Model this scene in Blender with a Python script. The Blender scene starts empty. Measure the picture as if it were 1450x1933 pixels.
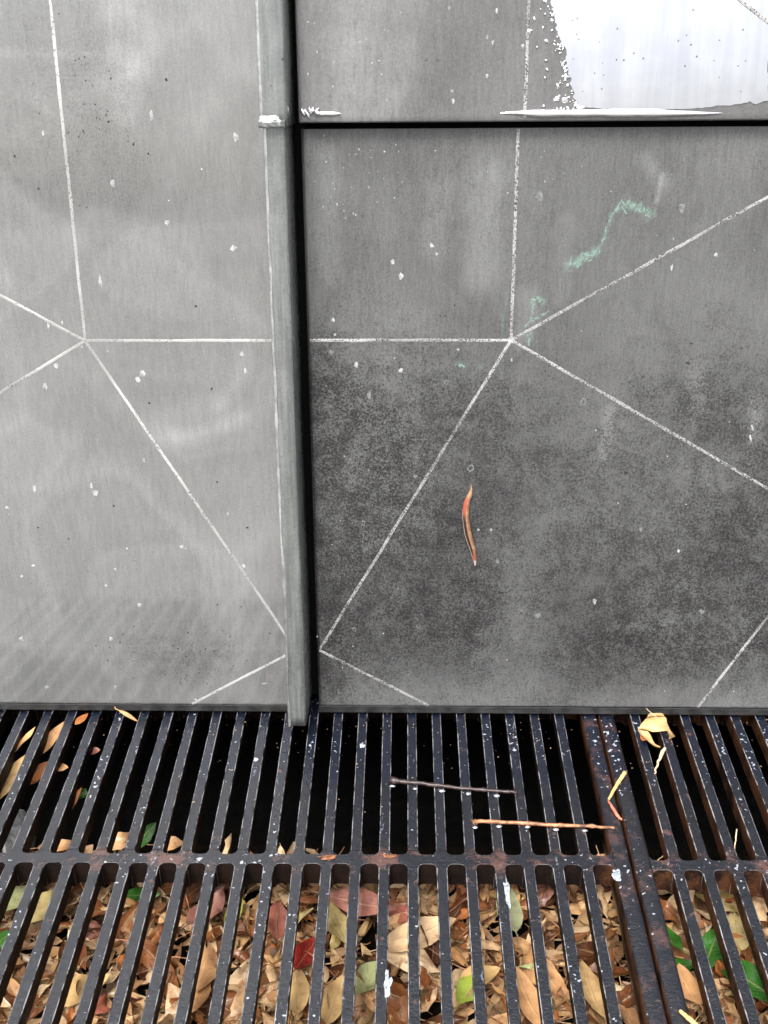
import bpy, math, random
from math import sin, cos, pi, sqrt, radians, atan2
from mathutils import Vector, Matrix, noise as mn

random.seed(7)
S = bpy.context.scene
COL = S.collection

# ------------------------------------------------------------------ camera
# wall frame: X along the wall, Y into it, Z up its face, origin at the foot of the wall
LEAN = radians(7.2)                 # the clad wall leans back
FOOT = 0.014                        # foot of the cladding above the grate tops
FPX, PITCH, YAW, ROLL = 2161.406, 0.369539, -0.0279485, -0.0075671
CAMW = Vector((-0.0960177, -1.1223580, 0.6700623))
_f = Vector((sin(YAW) * cos(PITCH), cos(YAW) * cos(PITCH), -sin(PITCH)))
_r = Vector((cos(YAW), -sin(YAW), 0)); _u = _r.cross(_f)
CR = _r * cos(ROLL) + _u * sin(ROLL); CU = -_r * sin(ROLL) + _u * cos(ROLL); CF = _f
RX = Matrix.Rotation(-LEAN, 3, 'X')


def to_world(p): return RX @ Vector(p) + Vector((0, 0, FOOT))


CAM = to_world(CAMW)
cd = bpy.data.cameras.new('camera'); cam = bpy.data.objects.new('camera', cd); COL.objects.link(cam)
r_, u_, f_ = RX @ CR, RX @ CU, RX @ CF
m = Matrix((r_, u_, -f_)).transposed().to_4x4(); m.translation = CAM
cam.matrix_world = m
cd.sensor_fit = 'VERTICAL'; cd.sensor_height = 24; cd.lens = FPX / 1933 * 24
cd.clip_start = 0.01; cd.clip_end = 2000
S.camera = cam

# ------------------------------------------------------------------ sky, sun, exposure
SUN_EL, SUN_AZ = radians(58), radians(198)      # azimuth clockwise from +Y (into the wall)
w = bpy.data.worlds.new('World'); S.world = w; w.use_nodes = True
nt = w.node_tree; bg = nt.nodes['Background']
sky = nt.nodes.new('ShaderNodeTexSky'); sky.sky_type = 'NISHITA'; sky.sun_disc = False
sky.sun_elevation = SUN_EL; sky.sun_rotation = SUN_AZ
sky.air_density = 1.0; sky.dust_density = 6.0; sky.ozone_density = 1.0
hsv = nt.nodes.new('ShaderNodeHueSaturation'); hsv.inputs['Saturation'].default_value = 0.35
nt.links.new(sky.outputs[0], hsv.inputs['Color']); nt.links.new(hsv.outputs[0], bg.inputs[0])
bg.inputs[1].default_value = 0.15
sd = bpy.data.lights.new('sun', 'SUN'); sd.energy = 1.5; sd.angle = radians(18); sd.color = (1, .97, .93)
sun = bpy.data.objects.new('sun', sd); COL.objects.link(sun)
sdir = Vector((sin(SUN_AZ) * cos(SUN_EL), cos(SUN_AZ) * cos(SUN_EL), sin(SUN_EL)))
sun.rotation_euler = sdir.to_track_quat('Z', 'Y').to_euler(); sun.location = sdir * 8
S.view_settings.view_transform = 'Standard'; S.view_settings.look = 'None'
S.view_settings.gamma = 1; S.view_settings.use_curve_mapping = False
S.view_settings.exposure = 1.2
S.cycles.adaptive_threshold = .025; S.cycles.max_bounces = 4; S.cycles.glossy_bounces = 3; S.cycles.diffuse_bounces = 3


# ------------------------------------------------------------------ helpers
def ray(u, v): return CF + CR * ((u - 725) / FPX) - CU * ((v - 966.5) / FPX)


def wp(u, v, d=0.0):
    """point on the wall face (proud by d) in wall coordinates"""
    r = ray(u, v); t = (-d - CAMW.y) / r.y
    p = CAMW + r * t
    return p.x, p.z


def gp(u, v, z=0.0):
    """point on the horizontal plane z in world coordinates"""
    r = RX @ ray(u, v); t = (z - CAM.z) / r.z
    return CAM + r * t


class MB:
    def __init__(s): s.v = []; s.f = []; s.uv = []; s.att = []

    def vert(s, p, uv=(0, 0), a=0.0):
        s.v.append(tuple(p)); s.uv.append(uv); s.att.append(a); return len(s.v) - 1

    def face(s, *i): s.f.append(tuple(i))

    def box(s, x0, x1, y0, y1, z0, z1):
        i = [s.vert((x, y, z)) for z in (z0, z1) for y in (y0, y1) for x in (x0, x1)]
        for q in ((0, 2, 3, 1), (4, 5, 7, 6), (0, 1, 5, 4), (2, 6, 7, 3), (0, 4, 6, 2), (1, 3, 7, 5)):
            s.face(*[i[k] for k in q])

    def mesh(s, name, mat, smooth=True, uv=False, att=None):
        me = bpy.data.meshes.new(name); me.from_pydata(s.v, [], s.f)
        if mat: me.materials.append(mat)
        if uv:
            l = me.uv_layers.new(name='UVMap')
            for lp in me.loops: l.data[lp.index].uv = s.uv[lp.vertex_index]
        if att:
            a = me.attributes.new(att, 'FLOAT', 'POINT'); a.data.foreach_set('value', s.att)
        if smooth: me.polygons.foreach_set('use_smooth', [True] * len(me.polygons))
        me.update(); return me

    def build(s, name, mat, parent=None, **k): return link(name, s.mesh(name, mat, **k), parent)


def link(name, me, parent=None):
    o = bpy.data.objects.new(name, me); COL.objects.link(o)
    if parent: o.parent = parent
    return o


def tag(o, label=None, cat=None, group=None, kind=None):
    for k, v in (('label', label), ('category', cat), ('group', group), ('kind', kind)):
        if v: o[k] = v
    return o


def empty(name, loc=(0, 0, 0), rot=(0, 0, 0)):
    o = bpy.data.objects.new(name, None); COL.objects.link(o); o.location = loc; o.rotation_euler = rot
    o.empty_display_size = 0.05
    return o


def bevel(o, wd, seg=2, ang=40):
    b = o.modifiers.new('bevel', 'BEVEL'); b.width = wd; b.segments = seg; b.limit_method = 'ANGLE'; b.angle_limit = radians(ang)
    b.harden_normals = False
    return o


def tube(mb, pts, rad, n=7, wob=0.0, seed=0):
    """tapered tube along points; rad a list"""
    rings = []
    rnd = random.Random(seed)
    for i, p in enumerate(pts):
        p = Vector(p)
        d = (Vector(pts[min(i + 1, len(pts) - 1)]) - Vector(pts[max(i - 1, 0)])).normalized()
        a = d.orthogonal().normalized()
        a = (Vector((0, 0, 1)) - d * d.z); a = a.normalized() if a.length > .1 else d.orthogonal().normalized()
        b = d.cross(a)
        rings.append([mb.vert(p + (a * cos(2 * pi * k / n) + b * sin(2 * pi * k / n)) * rad[i] * (1 + rnd.uniform(-wob, wob)),
                              (i / (len(pts) - 1), k / n)) for k in range(n)])
    for i in range(len(rings) - 1):
        for k in range(n): mb.face(rings[i][k], rings[i][(k + 1) % n], rings[i + 1][(k + 1) % n], rings[i + 1][k])
    mb.face(*rings[0][::-1]); mb.face(*rings[-1])


# ------------------------------------------------------------------ material helpers
class NT:
    def __init__(s, name):
        s.m = bpy.data.materials.new(name); s.m.use_nodes = True
        s.t = s.m.node_tree; s.n = s.t.nodes; s.b = s.n['Principled BSDF']; s.out = s.n['Material Output']

    def node(s, ty, **k):
        n = s.n.new(ty)
        for a, v in k.items(): setattr(n, a, v)
        return n

    def put(s, sock, v):
        if isinstance(v, bpy.types.NodeSocket): s.t.links.new(v, sock)
        else: sock.default_value = v

    def coord(s, kind='Object'): return s.node('ShaderNodeTexCoord').outputs[kind]

    def pos(s): return s.node('ShaderNodeNewGeometry').outputs['Position']

    def map(s, c, scale): 
        n = s.node('ShaderNodeMapping'); s.put(n.inputs['Vector'], c); n.inputs['Scale'].default_value = scale; return n.outputs[0]

    def noise(s, c, scale, detail=3, rough=.55, dist=0):
        n = s.node('ShaderNodeTexNoise'); s.put(n.inputs['Vector'], c)
        n.inputs['Scale'].default_value = scale; n.inputs['Detail'].default_value = detail
        n.inputs['Roughness'].default_value = rough; n.inputs['Distortion'].default_value = dist
        return n.outputs['Fac']

    def vor(s, c, scale, feat='F1', rnd=1):
        n = s.node('ShaderNodeTexVoronoi', feature=feat); s.put(n.inputs['Vector'], c)
        n.inputs['Scale'].default_value = scale; n.inputs['Randomness'].default_value = rnd
        return n.outputs

    def ramp(s, v, a, b, lo=0., hi=1., smooth=True):
        n = s.node('ShaderNodeMapRange', interpolation_type='SMOOTHSTEP' if smooth else 'LINEAR')
        s.put(n.inputs[0], v); s.put(n.inputs[1], a); s.put(n.inputs[2], b); s.put(n.inputs[3], lo); s.put(n.inputs[4], hi)
        return n.outputs[0]

    def math(s, op, a, b=0., c=0., clamp=False):
        n = s.node('ShaderNodeMath', operation=op); n.use_clamp = clamp
        s.put(n.inputs[0], a); s.put(n.inputs[1], b); s.put(n.inputs[2], c); return n.outputs[0]

    def mix(s, f, a, b, mode='MIX'):
        n = s.node('ShaderNodeMix', data_type='RGBA', blend_type=mode)
        s.put(n.inputs[0], f)
        for k, v in ((6, a), (7, b)):
            s.put(n.inputs[k], (*v, 1) if isinstance(v, tuple) and len(v) == 3 else v)
        return n.outputs[2]

    def cramp(s, v, stops):
        n = s.node('ShaderNodeValToRGB'); s.put(n.inputs[0], v); e = n.color_ramp.elements
        while len(e) < len(stops): e.new(.5)
        for k, (p, c) in enumerate(stops): e[k].position = p; e[k].color = (*c, 1)
        return n.outputs[0]

    def attr(s, name): return s.node('ShaderNodeAttribute', attribute_name=name).outputs['Fac']

    def bump(s, h, strength=.3, dist=.001):
        n = s.node('ShaderNodeBump'); s.put(n.inputs['Height'], h); n.inputs['Strength'].default_value = strength
        n.inputs['Distance'].default_value = dist; s.put(s.b.inputs['Normal'], n.outputs[0])

    def set(s, **k):
        for a, v in k.items():
            s.put(s.b.inputs[a.replace('_', ' ')], (*v, 1) if isinstance(v, tuple) and len(v) == 3 else v)
        return s.m


def g3(v): return (v, v, v)


def panel_material(name, lo, hi, speck, rough, ior=1.9, coat=0.):
    """weathered zinc-grey sheet: vertical brushing, clouds, pale wash marks and painted reflections, fine black grime"""
    T = NT(name); c = T.coord()
    cloud = T.noise(c, 6, 6, .62, .8)
    streak = T.noise(T.map(c, (210, 210, 30)), 1, 4, .65)
    drip = T.noise(T.map(c, (46, 46, 3.5)), 1, 5, .6, .3)
    grain = T.noise(c, 520, 4, .75)
    fib = T.noise(T.map(c, (560, 560, 62)), 1, 3, .6)
    v = T.math('ADD', T.math('MULTIPLY', cloud, .8), T.math('ADD', T.math('MULTIPLY', streak, .3), T.math('MULTIPLY', fib, .55)))
    v = T.math('ADD', v, T.math('MULTIPLY', grain, .75))
    v = T.math('ADD', v, T.math('MULTIPLY', drip, .22))
    base = T.mix(T.ramp(v, .98, 1.72, smooth=False), lo, hi)
    base = T.mix(T.math('MULTIPLY', T.attr('green'), T.ramp(T.math('ADD', streak, T.math('MULTIPLY', grain, .6)), .55, 1.0, .25, .95)), base, (.16, .25, .21))
    st = T.attr('stain_refl')
    stn = T.math('MULTIPLY', st, T.ramp(T.math('ADD', grain, streak), .55, 1.3, .45, 1.25))
    base = T.mix(T.math('MULTIPLY', stn, .55, clamp=True), base, (.27, .275, .275))
    gr = T.attr('grime')
    n1 = T.noise(c, 430, 6, .88, .6); n2 = T.noise(c, 42, 6, .75, .4); n3 = T.noise(c, 80, 4, .6)
    th = T.math('ADD', T.math('ADD', T.math('MULTIPLY', n1, .70), T.math('MULTIPLY', n2, .23)), T.math('MULTIPLY', streak, .07))
    gm = T.math('MULTIPLY', T.ramp(T.math('ADD', th, T.math('MULTIPLY', gr, .078)), .53, .60), T.math('MULTIPLY', T.math('POWER', gr, .6), speck), clamp=True)
    gm = T.math('MULTIPLY', gm, T.ramp(n3, .60, .68, 1, .35))
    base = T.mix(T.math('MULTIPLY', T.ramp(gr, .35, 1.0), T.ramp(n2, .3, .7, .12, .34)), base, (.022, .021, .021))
    base = T.mix(gm, base, (.009, .0085, .0085))
    # pin-prick pits and paint dust
    pit = T.math('MULTIPLY', T.ramp(T.noise(c, 150, 2, .5), .745, .775), T.ramp(T.noise(c, 7, 2, .5), .42, .6))
    base = T.mix(T.math('MULTIPLY', pit, .85), base, (.02, .02, .02))
    dust = T.ramp(T.noise(c, 210, 1, .4), .805, .83)
    base = T.mix(T.math('MULTIPLY', dust, .8), base, (.7, .7, .7))
    rg = T.math('ADD', T.ramp(T.math('ADD', cloud, T.math('MULTIPLY', st, -.25)), .2, .85, rough - .07, rough + .1), T.math('MULTIPLY', gm, .3))
    T.bump(T.math('ADD', T.math('MULTIPLY', grain, .5), T.math('MULTIPLY', T.math('ADD', streak, gm), .5)), .22, .0006)
    if coat: T.set(Coat_Weight=T.ramp(cloud, .25, .75, coat * 1.1, coat * .75), Coat_Roughness=.045, Coat_IOR=1.75)
    return T.set(Base_Color=base, Roughness=rg, IOR=ior, Metallic=.08)


M = {}
M['panel_left'] = panel_material('zinc_sheet_pale', (.066, .0675, .067), (.172, .175, .173), .55, .40, 1.5, .9)
M['panel_right'] = panel_material('zinc_sheet_dark', (.036, .036, .0365), (.128, .131, .131), .93, .5, 1.4)
M['panel_upper'] = panel_material('zinc_sheet_upper', (.042, .042, .042), (.122, .122, .122), .6, .46, 1.5)


def score_material(name, a, e):
    T = NT(name); c = T.coord()
    n = T.noise(c, 520, 3, .7); big = T.noise(c, 26, 3, .6)
    k = T.ramp(T.math('ADD', n, T.math('MULTIPLY', big, .5)), a, e)
    col = T.mix(k, (.035, .035, .035), T.mix(T.ramp(T.noise(c, 9, 3, .6), .35, .65), (.24, .24, .236), (.42, .42, .414)))
    T.bump(n, .5, .001)
    return T.set(Base_Color=col, Roughness=.5, Metallic=.15)


M['score'] = score_material('scored_bright_metal', .5, .74)
M['score_worn'] = score_material('scored_worn_metal', .60, .84)


def seam_material():
    T = NT('folded_zinc_edge'); c = T.coord()
    s1 = T.noise(T.map(c, (300, 300, 14)), 1, 4, .6); cl = T.noise(c, 28, 5, .65); g = T.noise(c, 380, 3, .7)
    v = T.math('ADD', T.math('ADD', T.math('MULTIPLY', s1, .75), T.math('MULTIPLY', cl, .3)), T.math('MULTIPLY', g, .35))
    col = T.mix(T.ramp(v, .5, 1.0), (.072, .080, .077), (.180, .190, .185))
    pit = T.ramp(T.noise(c, 160, 2, .5), .72, .76)
    col = T.mix(pit, col, (.03, .03, .03))
    T.bump(g, .2, .0006)
    return T.set(Base_Color=col, Roughness=T.ramp(cl, .3, .7, .2, .36), Metallic=.15, IOR=2.0)


M['seam'] = seam_material()


def simple(name, col, rough, metal=0., nscale=0, var=.3, bump=0., ior=1.5):
    T = NT(name)
    if nscale:
        c = T.coord(); n = T.noise(c, nscale, 4, .65)
        cc = T.mix(T.ramp(n, .3, .7), tuple(x * (1 - var) for x in col), tuple(x * (1 + var) for x in col))
        if bump: T.bump(n, bump, .002)
    else: cc = col
    return T.set(Base_Color=cc, Roughness=rough, Metallic=metal, IOR=ior)


M['shoulder_glint'] = simple('shoulder_highlight', (.80, .81, .82), .32, .85, 90, .2, .2)
M['corner_glint'] = simple('corner_highlight', (.46, .47, .47), .25, .75, 60, .3, .2)
M['joint'] = simple('black_joint', (.006, .006, .006), .6)
M['joint'].node_tree.nodes['Principled BSDF'].inputs['Specular IOR Level'].default_value = .05
M['flashing'] = simple('dark_flashing', (.05, .05, .05), .22, .5, 60, .4)
T = NT('wet_bright_sheet'); c_o = T.coord()
dr = T.noise(T.map(c_o, (60, 60, 4)), 1, 5, .65, .5); cl = T.noise(c_o, 22, 3, .6)
T.bump(T.math('ADD', dr, cl), .06, .001)
T.set(Base_Color=T.mix(T.ramp(T.math('ADD', dr, T.math('MULTIPLY', cl, .6)), .55, 1.05), (.56, .575, .64), (.68, .695, .745)), Roughness=.10, Metallic=1.0)
M['film'] = T.m
M['drop'] = simple('water_bead', (.93, .935, .96), .1, 1.0)
M['wetspot'] = simple('milky_water', (.30, .32, .34), .08, .3)
M['paint'] = simple('white_paint_speck', (.27, .28, .28), .6, 0, 160, .5)
M['paint_grey'] = simple('dried_drip', (.135, .14, .135), .6, 0, 300, .35)
M['pit'] = simple('black_pit', (.012, .012, .012), .8)


def green_material():
    T = NT('faded_green_paint'); c = T.coord(); n = T.noise(c, 380, 3, .7)
    col = T.mix(T.ramp(n, .3, .55), (.075, .10, .088), (.17, .255, .215))
    return T.set(Base_Color=col, Roughness=.6)


M['green'] = green_material()


def iron_material():
    T = NT('painted_cast_iron'); c = T.pos()
    info = T.node('ShaderNodeObjectInfo').outputs['Random']
    nrm = T.node('ShaderNodeSeparateXYZ'); g = T.node('ShaderNodeNewGeometry'); T.put(nrm.inputs[0], g.outputs['Normal'])
    up = T.math('ABSOLUTE', nrm.outputs[2])
    n1 = T.noise(c, 60, 5, .65); n2 = T.noise(c, 330, 4, .7); n3 = T.noise(c, 14, 4, .6)
    base = T.mix(T.ramp(n2, .3, .75), (.0028, .0035, .0058), (.012, .0145, .0215))
    sp = T.node('ShaderNodeSeparateXYZ'); T.put(sp.inputs[0], c)
    base = T.mix(T.math('MULTIPLY', info, .3), base, (.015, .0175, .0245))
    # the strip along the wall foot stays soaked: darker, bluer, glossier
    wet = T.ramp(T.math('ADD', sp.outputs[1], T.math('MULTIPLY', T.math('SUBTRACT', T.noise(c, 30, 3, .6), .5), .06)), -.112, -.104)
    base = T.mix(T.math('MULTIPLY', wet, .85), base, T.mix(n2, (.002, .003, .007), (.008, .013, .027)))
    # brownish-pink worn patches
    patch = T.math('MULTIPLY', T.ramp(T.math('ADD', n1, T.math('MULTIPLY', n3, .45)), .86, .94), .8)
    ribm = T.ramp(T.math('ABSOLUTE', T.math('SUBTRACT', sp.outputs[1], -.219)), .022, .008)
    patch = T.math('MAXIMUM', patch, T.math('MULTIPLY', ribm, T.ramp(T.noise(c, 26, 5, .7), .50, .62, 0, .8)))
    jm = T.ramp(T.math('ABSOLUTE', T.math('SUBTRACT', sp.outputs[0], .110)), .026, .016)
    patch = T.math('MAXIMUM', patch, T.math('MULTIPLY', jm, T.ramp(T.noise(c, 34, 5, .72), .50, .68, 0, .6)))
    patch = T.math('MULTIPLY', patch, T.ramp(up, .4, .8))
    base = T.mix(patch, base, T.mix(n2, (.045, .022, .018), (.15, .072, .056)))
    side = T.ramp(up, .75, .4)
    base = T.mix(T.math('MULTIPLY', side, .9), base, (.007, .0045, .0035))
    rgt = T.ramp(sp.outputs[0], .06, .11, .12, 1.25)
    rust = T.math('MULTIPLY', T.math('MULTIPLY', T.ramp(up, .8, .35), rgt), T.ramp(T.math('ADD', T.noise(c, 45, 5, .65), T.math('MULTIPLY', n3, .6)), .62, .95))
    base = T.mix(rust, base, T.mix(n2, (.018, .008, .005), (.13, .055, .026)))
    fl = T.ramp(T.math('ADD', T.noise(c, 190, 2, .5), T.math('MULTIPLY', T.math('ADD', T.noise(c, 11, 2, .5), T.math('MULTIPLY', wet, .04)), .45)), .93, .962)
    base = T.mix(T.math('MULTIPLY', fl, T.ramp(up, .5, .8)), base, (.34, .37, .42))
    scuff = T.math('MULTIPLY', T.ramp(T.math('ADD', T.noise(T.map(c, (90, 16, 90)), 1, 4, .6), T.math('MULTIPLY', n2, .25)), .80, .90), T.ramp(up, .6, .9))
    base = T.mix(T.math('MULTIPLY', scuff, .8), base, (.20, .225, .27))
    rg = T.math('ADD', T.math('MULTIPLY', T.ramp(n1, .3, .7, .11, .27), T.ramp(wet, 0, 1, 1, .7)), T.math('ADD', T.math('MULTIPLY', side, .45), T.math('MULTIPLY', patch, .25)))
    T.bump(T.math('ADD', T.math('MULTIPLY', n2, .8), n1), .75, .002)
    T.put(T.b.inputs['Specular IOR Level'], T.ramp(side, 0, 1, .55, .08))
    return T.set(Base_Color=base, Roughness=rg, IOR=1.6)


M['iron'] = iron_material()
def worn_material():
    T = NT('worn_iron_edge'); c = T.pos(); n = T.noise(c, 55, 4, .65); n2 = T.noise(c, 300, 3, .7)
    k = T.ramp(T.math('ADD', n, T.math('MULTIPLY', n2, .4)), .60, .82)
    T.bump(n2, .4, .001)
    return T.set(Base_Color=T.mix(k, (.008, .009, .012), (.30, .30, .31)), Roughness=.3, IOR=1.6)


M['worn'] = worn_material()
M['trench'] = simple('shade_black_concrete', (.0012, .0011, .001), .85, 0, 60, .6, .4)  # near-black base colour holds the darkness of the shaded void
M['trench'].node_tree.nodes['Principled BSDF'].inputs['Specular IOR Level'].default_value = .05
M['soil'] = simple('shade_black_soil', (.003, .002, .0014), .9, 0, 90, .7, .6)  # shade of the void put into the soil colour too
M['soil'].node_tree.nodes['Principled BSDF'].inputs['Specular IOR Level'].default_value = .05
M['paving'] = simple('grey_paving', (.22, .215, .205), .8, 0, 40, .25, .2)
M['conc'] = simple('pale_concrete', (.30, .31, .30), .8, 0, 120, .6, .3)


def leaf_material(name, cols, rough=.27, source='object', spots=.6):
    T = NT(name)
    if source == 'object':
        info = T.node('ShaderNodeObjectInfo'); rnd = info.outputs['Random']
    else: rnd = T.attr('tint')
    uv = T.node('ShaderNodeUVMap').outputs[0]
    sx = T.node('ShaderNodeSeparateXYZ'); T.put(sx.inputs[0], uv)
    tt, ss = sx.outputs[0], sx.outputs[1]
    c = T.coord('Object')
    # per leaf offset
    addv = T.node('ShaderNodeVectorMath', operation='ADD'); T.put(addv.inputs[0], c)
    cmb = T.node('ShaderNodeCombineXYZ')
    for k, mlt in enumerate((13., 29., 7.)): T.put(cmb.inputs[k], T.math('MULTIPLY', rnd, mlt))
    T.put(addv.inputs[1], cmb.outputs[0]); c = addv.outputs[0]
    k = len(cols)
    base = T.cramp(rnd, [(i / max(1, k - 1), q) for i, q in enumerate(cols)])
    n1 = T.noise(c, 55, 4, .6); n2 = T.noise(c, 260, 3, .7)
    base = T.mix(T.ramp(n1, .38, .72, 0, .75), base, T.mix(.62, base, (.16, .05, .015), 'MULTIPLY'))
    base = T.mix(T.ramp(n1, .52, .25, 0, .4), base, T.mix(.5, base, (1., .72, .4), 'SOFT_LIGHT'))
    sp = T.math('MULTIPLY', T.ramp(T.math('ADD', n2, T.math('MULTIPLY', n1, .5)), .88, .96), spots)
    base = T.mix(sp, base, (.03, .013, .006))
    a = T.math('ABSOLUTE', ss)
    rib = T.ramp(a, .10, .03)
    ph = T.math('SUBTRACT', T.math('MULTIPLY', tt, 62.), T.math('MULTIPLY', a, 16.))
    vein = T.math('MULTIPLY', T.ramp(T.math('SINE', ph), .86, 1.), .45)
    base = T.mix(T.math('MULTIPLY', T.math('MAXIMUM', rib, vein), .3), base, T.mix(.6, base, (.62, .46, .26)))
    T.bump(T.math('ADD', T.math('ADD', T.math('MULTIPLY', rib, .8), vein), T.math('MULTIPLY', n1, 1.2)), .5, .0012)
    return T.set(Base_Color=base, Roughness=T.ramp(n1, .3, .7, rough - .1, rough + .15), IOR=1.45)


LEAFCOL = {
    'tan': [(.50, .26, .11), (.68, .42, .20), (.80, .62, .40), (.58, .33, .15), (.76, .56, .34), (.62, .34, .15), (.78, .58, .36)],
    'brown': [(.17, .055, .018), (.28, .11, .04), (.07, .022, .009)],
    'rust': [(.46, .17, .055), (.38, .12, .035)],
    'pink': [(.42, .13, .09), (.38, .18, .14)],
    'olive': [(.44, .34, .13), (.46, .38, .18)],
    'pale_green': [(.36, .40, .19), (.34, .37, .17)],
}
for k_, v_ in LEAFCOL.items(): M['leaf_' + k_] = leaf_material('leaf_' + k_, v_)
M['leaf_red'] = leaf_material('leaf_red', [(.30, .025, .018), (.32, .03, .02)], .22)
M['leaf_green'] = leaf_material('leaf_green', [(.022, .11, .012), (.03, .13, .015)], .14, spots=.1)
M['leaf_lime'] = leaf_material('leaf_lime', [(.30, .40, .06), (.32, .38, .06)], .3, spots=.2)
M['leaf_yellow'] = leaf_material('leaf_yellow', [(.58, .38, .16), (.60, .40, .18)], .5, spots=.1)
M['leaf_buff'] = leaf_material('leaf_buff', [(.54, .29, .13), (.56, .31, .14)], .5, spots=.2)
M['leaf_sage'] = leaf_material('leaf_sage', [(.40, .42, .24), (.40, .43, .25)], .4, spots=.1)
M['litter'] = leaf_material('leaf_litter', [(.05, .016, .007), (.26, .11, .04), (.68, .44, .22), (.20, .06, .022), (.62, .42, .21), (.06, .02, .009), (.72, .52, .3), (.12, .04, .015)], .3, 'tint')
M['twig_dark'] = simple('dark_twig_bark', (.035, .022, .02), .28, 0, 180, .7, .6)
M['twig_orange'] = simple('orange_twig_bark', (.30, .135, .065), .4, 0, 120, .8, .7)
M['straw'] = simple('dry_straw', (.60, .40, .15), .5, 0, 150, .3, .3)
M['straw_red'] = simple('reddish_straw', (.50, .16, .10), .5, 0, 150, .3, .3)
M['leaf_crumb'] = simple('bark_crumbs', (.20, .13, .075), .6, 0, 90, .8)
M['stem'] = simple('pale_stem', (.55, .42, .26), .55, 0, 150, .3, .3)

# ------------------------------------------------------------------ ground and trench
PX0, PX1, PY0, PY1 = -0.664, 0.469, -0.455, 0.30
b = MB()
xs = [-400, PX0, PX1, 400]; ys = [-400, PY0, PY1, 400]
idx = [[b.vert((x, y, -0.002)) for x in xs] for y in ys]
for j in range(3):
    for i in range(3):
        if i == 1 and j == 1: continue
        b.face(idx[j][i], idx[j][i + 1], idx[j + 1][i + 1], idx[j + 1][i])
tag(b.build('pavement', M['paving'], smooth=False), kind='structure')
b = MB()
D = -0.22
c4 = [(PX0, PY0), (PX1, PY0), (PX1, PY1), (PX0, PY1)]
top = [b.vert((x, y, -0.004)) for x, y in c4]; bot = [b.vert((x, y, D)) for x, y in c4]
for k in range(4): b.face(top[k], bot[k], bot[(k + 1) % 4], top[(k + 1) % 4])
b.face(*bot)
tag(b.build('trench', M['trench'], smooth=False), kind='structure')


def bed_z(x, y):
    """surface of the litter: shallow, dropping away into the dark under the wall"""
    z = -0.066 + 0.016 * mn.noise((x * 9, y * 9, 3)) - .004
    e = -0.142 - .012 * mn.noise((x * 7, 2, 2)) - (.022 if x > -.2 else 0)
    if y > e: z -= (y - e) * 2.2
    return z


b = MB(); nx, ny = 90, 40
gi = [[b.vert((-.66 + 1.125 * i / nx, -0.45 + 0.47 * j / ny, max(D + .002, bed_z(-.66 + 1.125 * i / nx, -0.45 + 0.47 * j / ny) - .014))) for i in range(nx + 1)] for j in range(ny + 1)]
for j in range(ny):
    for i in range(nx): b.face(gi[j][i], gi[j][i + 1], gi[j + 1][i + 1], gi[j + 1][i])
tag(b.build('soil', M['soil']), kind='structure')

# ------------------------------------------------------------------ the clad wall
WALL = empty('metal_clad_wall', (0, 0, FOOT), (-LEAN, 0, 0))
tag(WALL, 'leaning grey metal clad wall with scored lines above the drain grate', 'wall', kind='thing')
L = 0.4; PZ = 0.4181588; GAP = 0.0253120
TOP = 1.70


def und(x, z): return 0.0011 * mn.noise((x * 2.3, 5.1, z * 2.0)) + 0.0004 * mn.noise((x * 9, 1.1, z * 6))


def seq(a, b_, fine0, fine1, step, coarse=.04):
    out = [a]; x = a
    while x < b_ - 1e-6:
        st = step if fine0 - 1e-6 <= x < fine1 else coarse
        x = x + st
        if x > b_ - st * .4: x = b_
        if out[-1] < fine0 < x: x = fine0
        out.append(x)
    return out


def blob(x, z, u, v, ru, rv, rot=0., soft=.5, amp=1.):
    """soft ellipse mark given by its middle in the wall face"""
    cx_, cz_ = u, v
    dx, dz = x - cx_, z - cz_
    c_, s_ = cos(rot), sin(rot)
    a, b2 = (dx * c_ + dz * s_) / ru, (-dx * s_ + dz * c_) / rv
    r = sqrt(a * a + b2 * b2) + .25 * mn.noise((x * 40, z * 40, u * 7))
    t = min(1, max(0, (1 - r) / soft + .5)); return amp * t * t * (3 - 2 * t)


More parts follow.
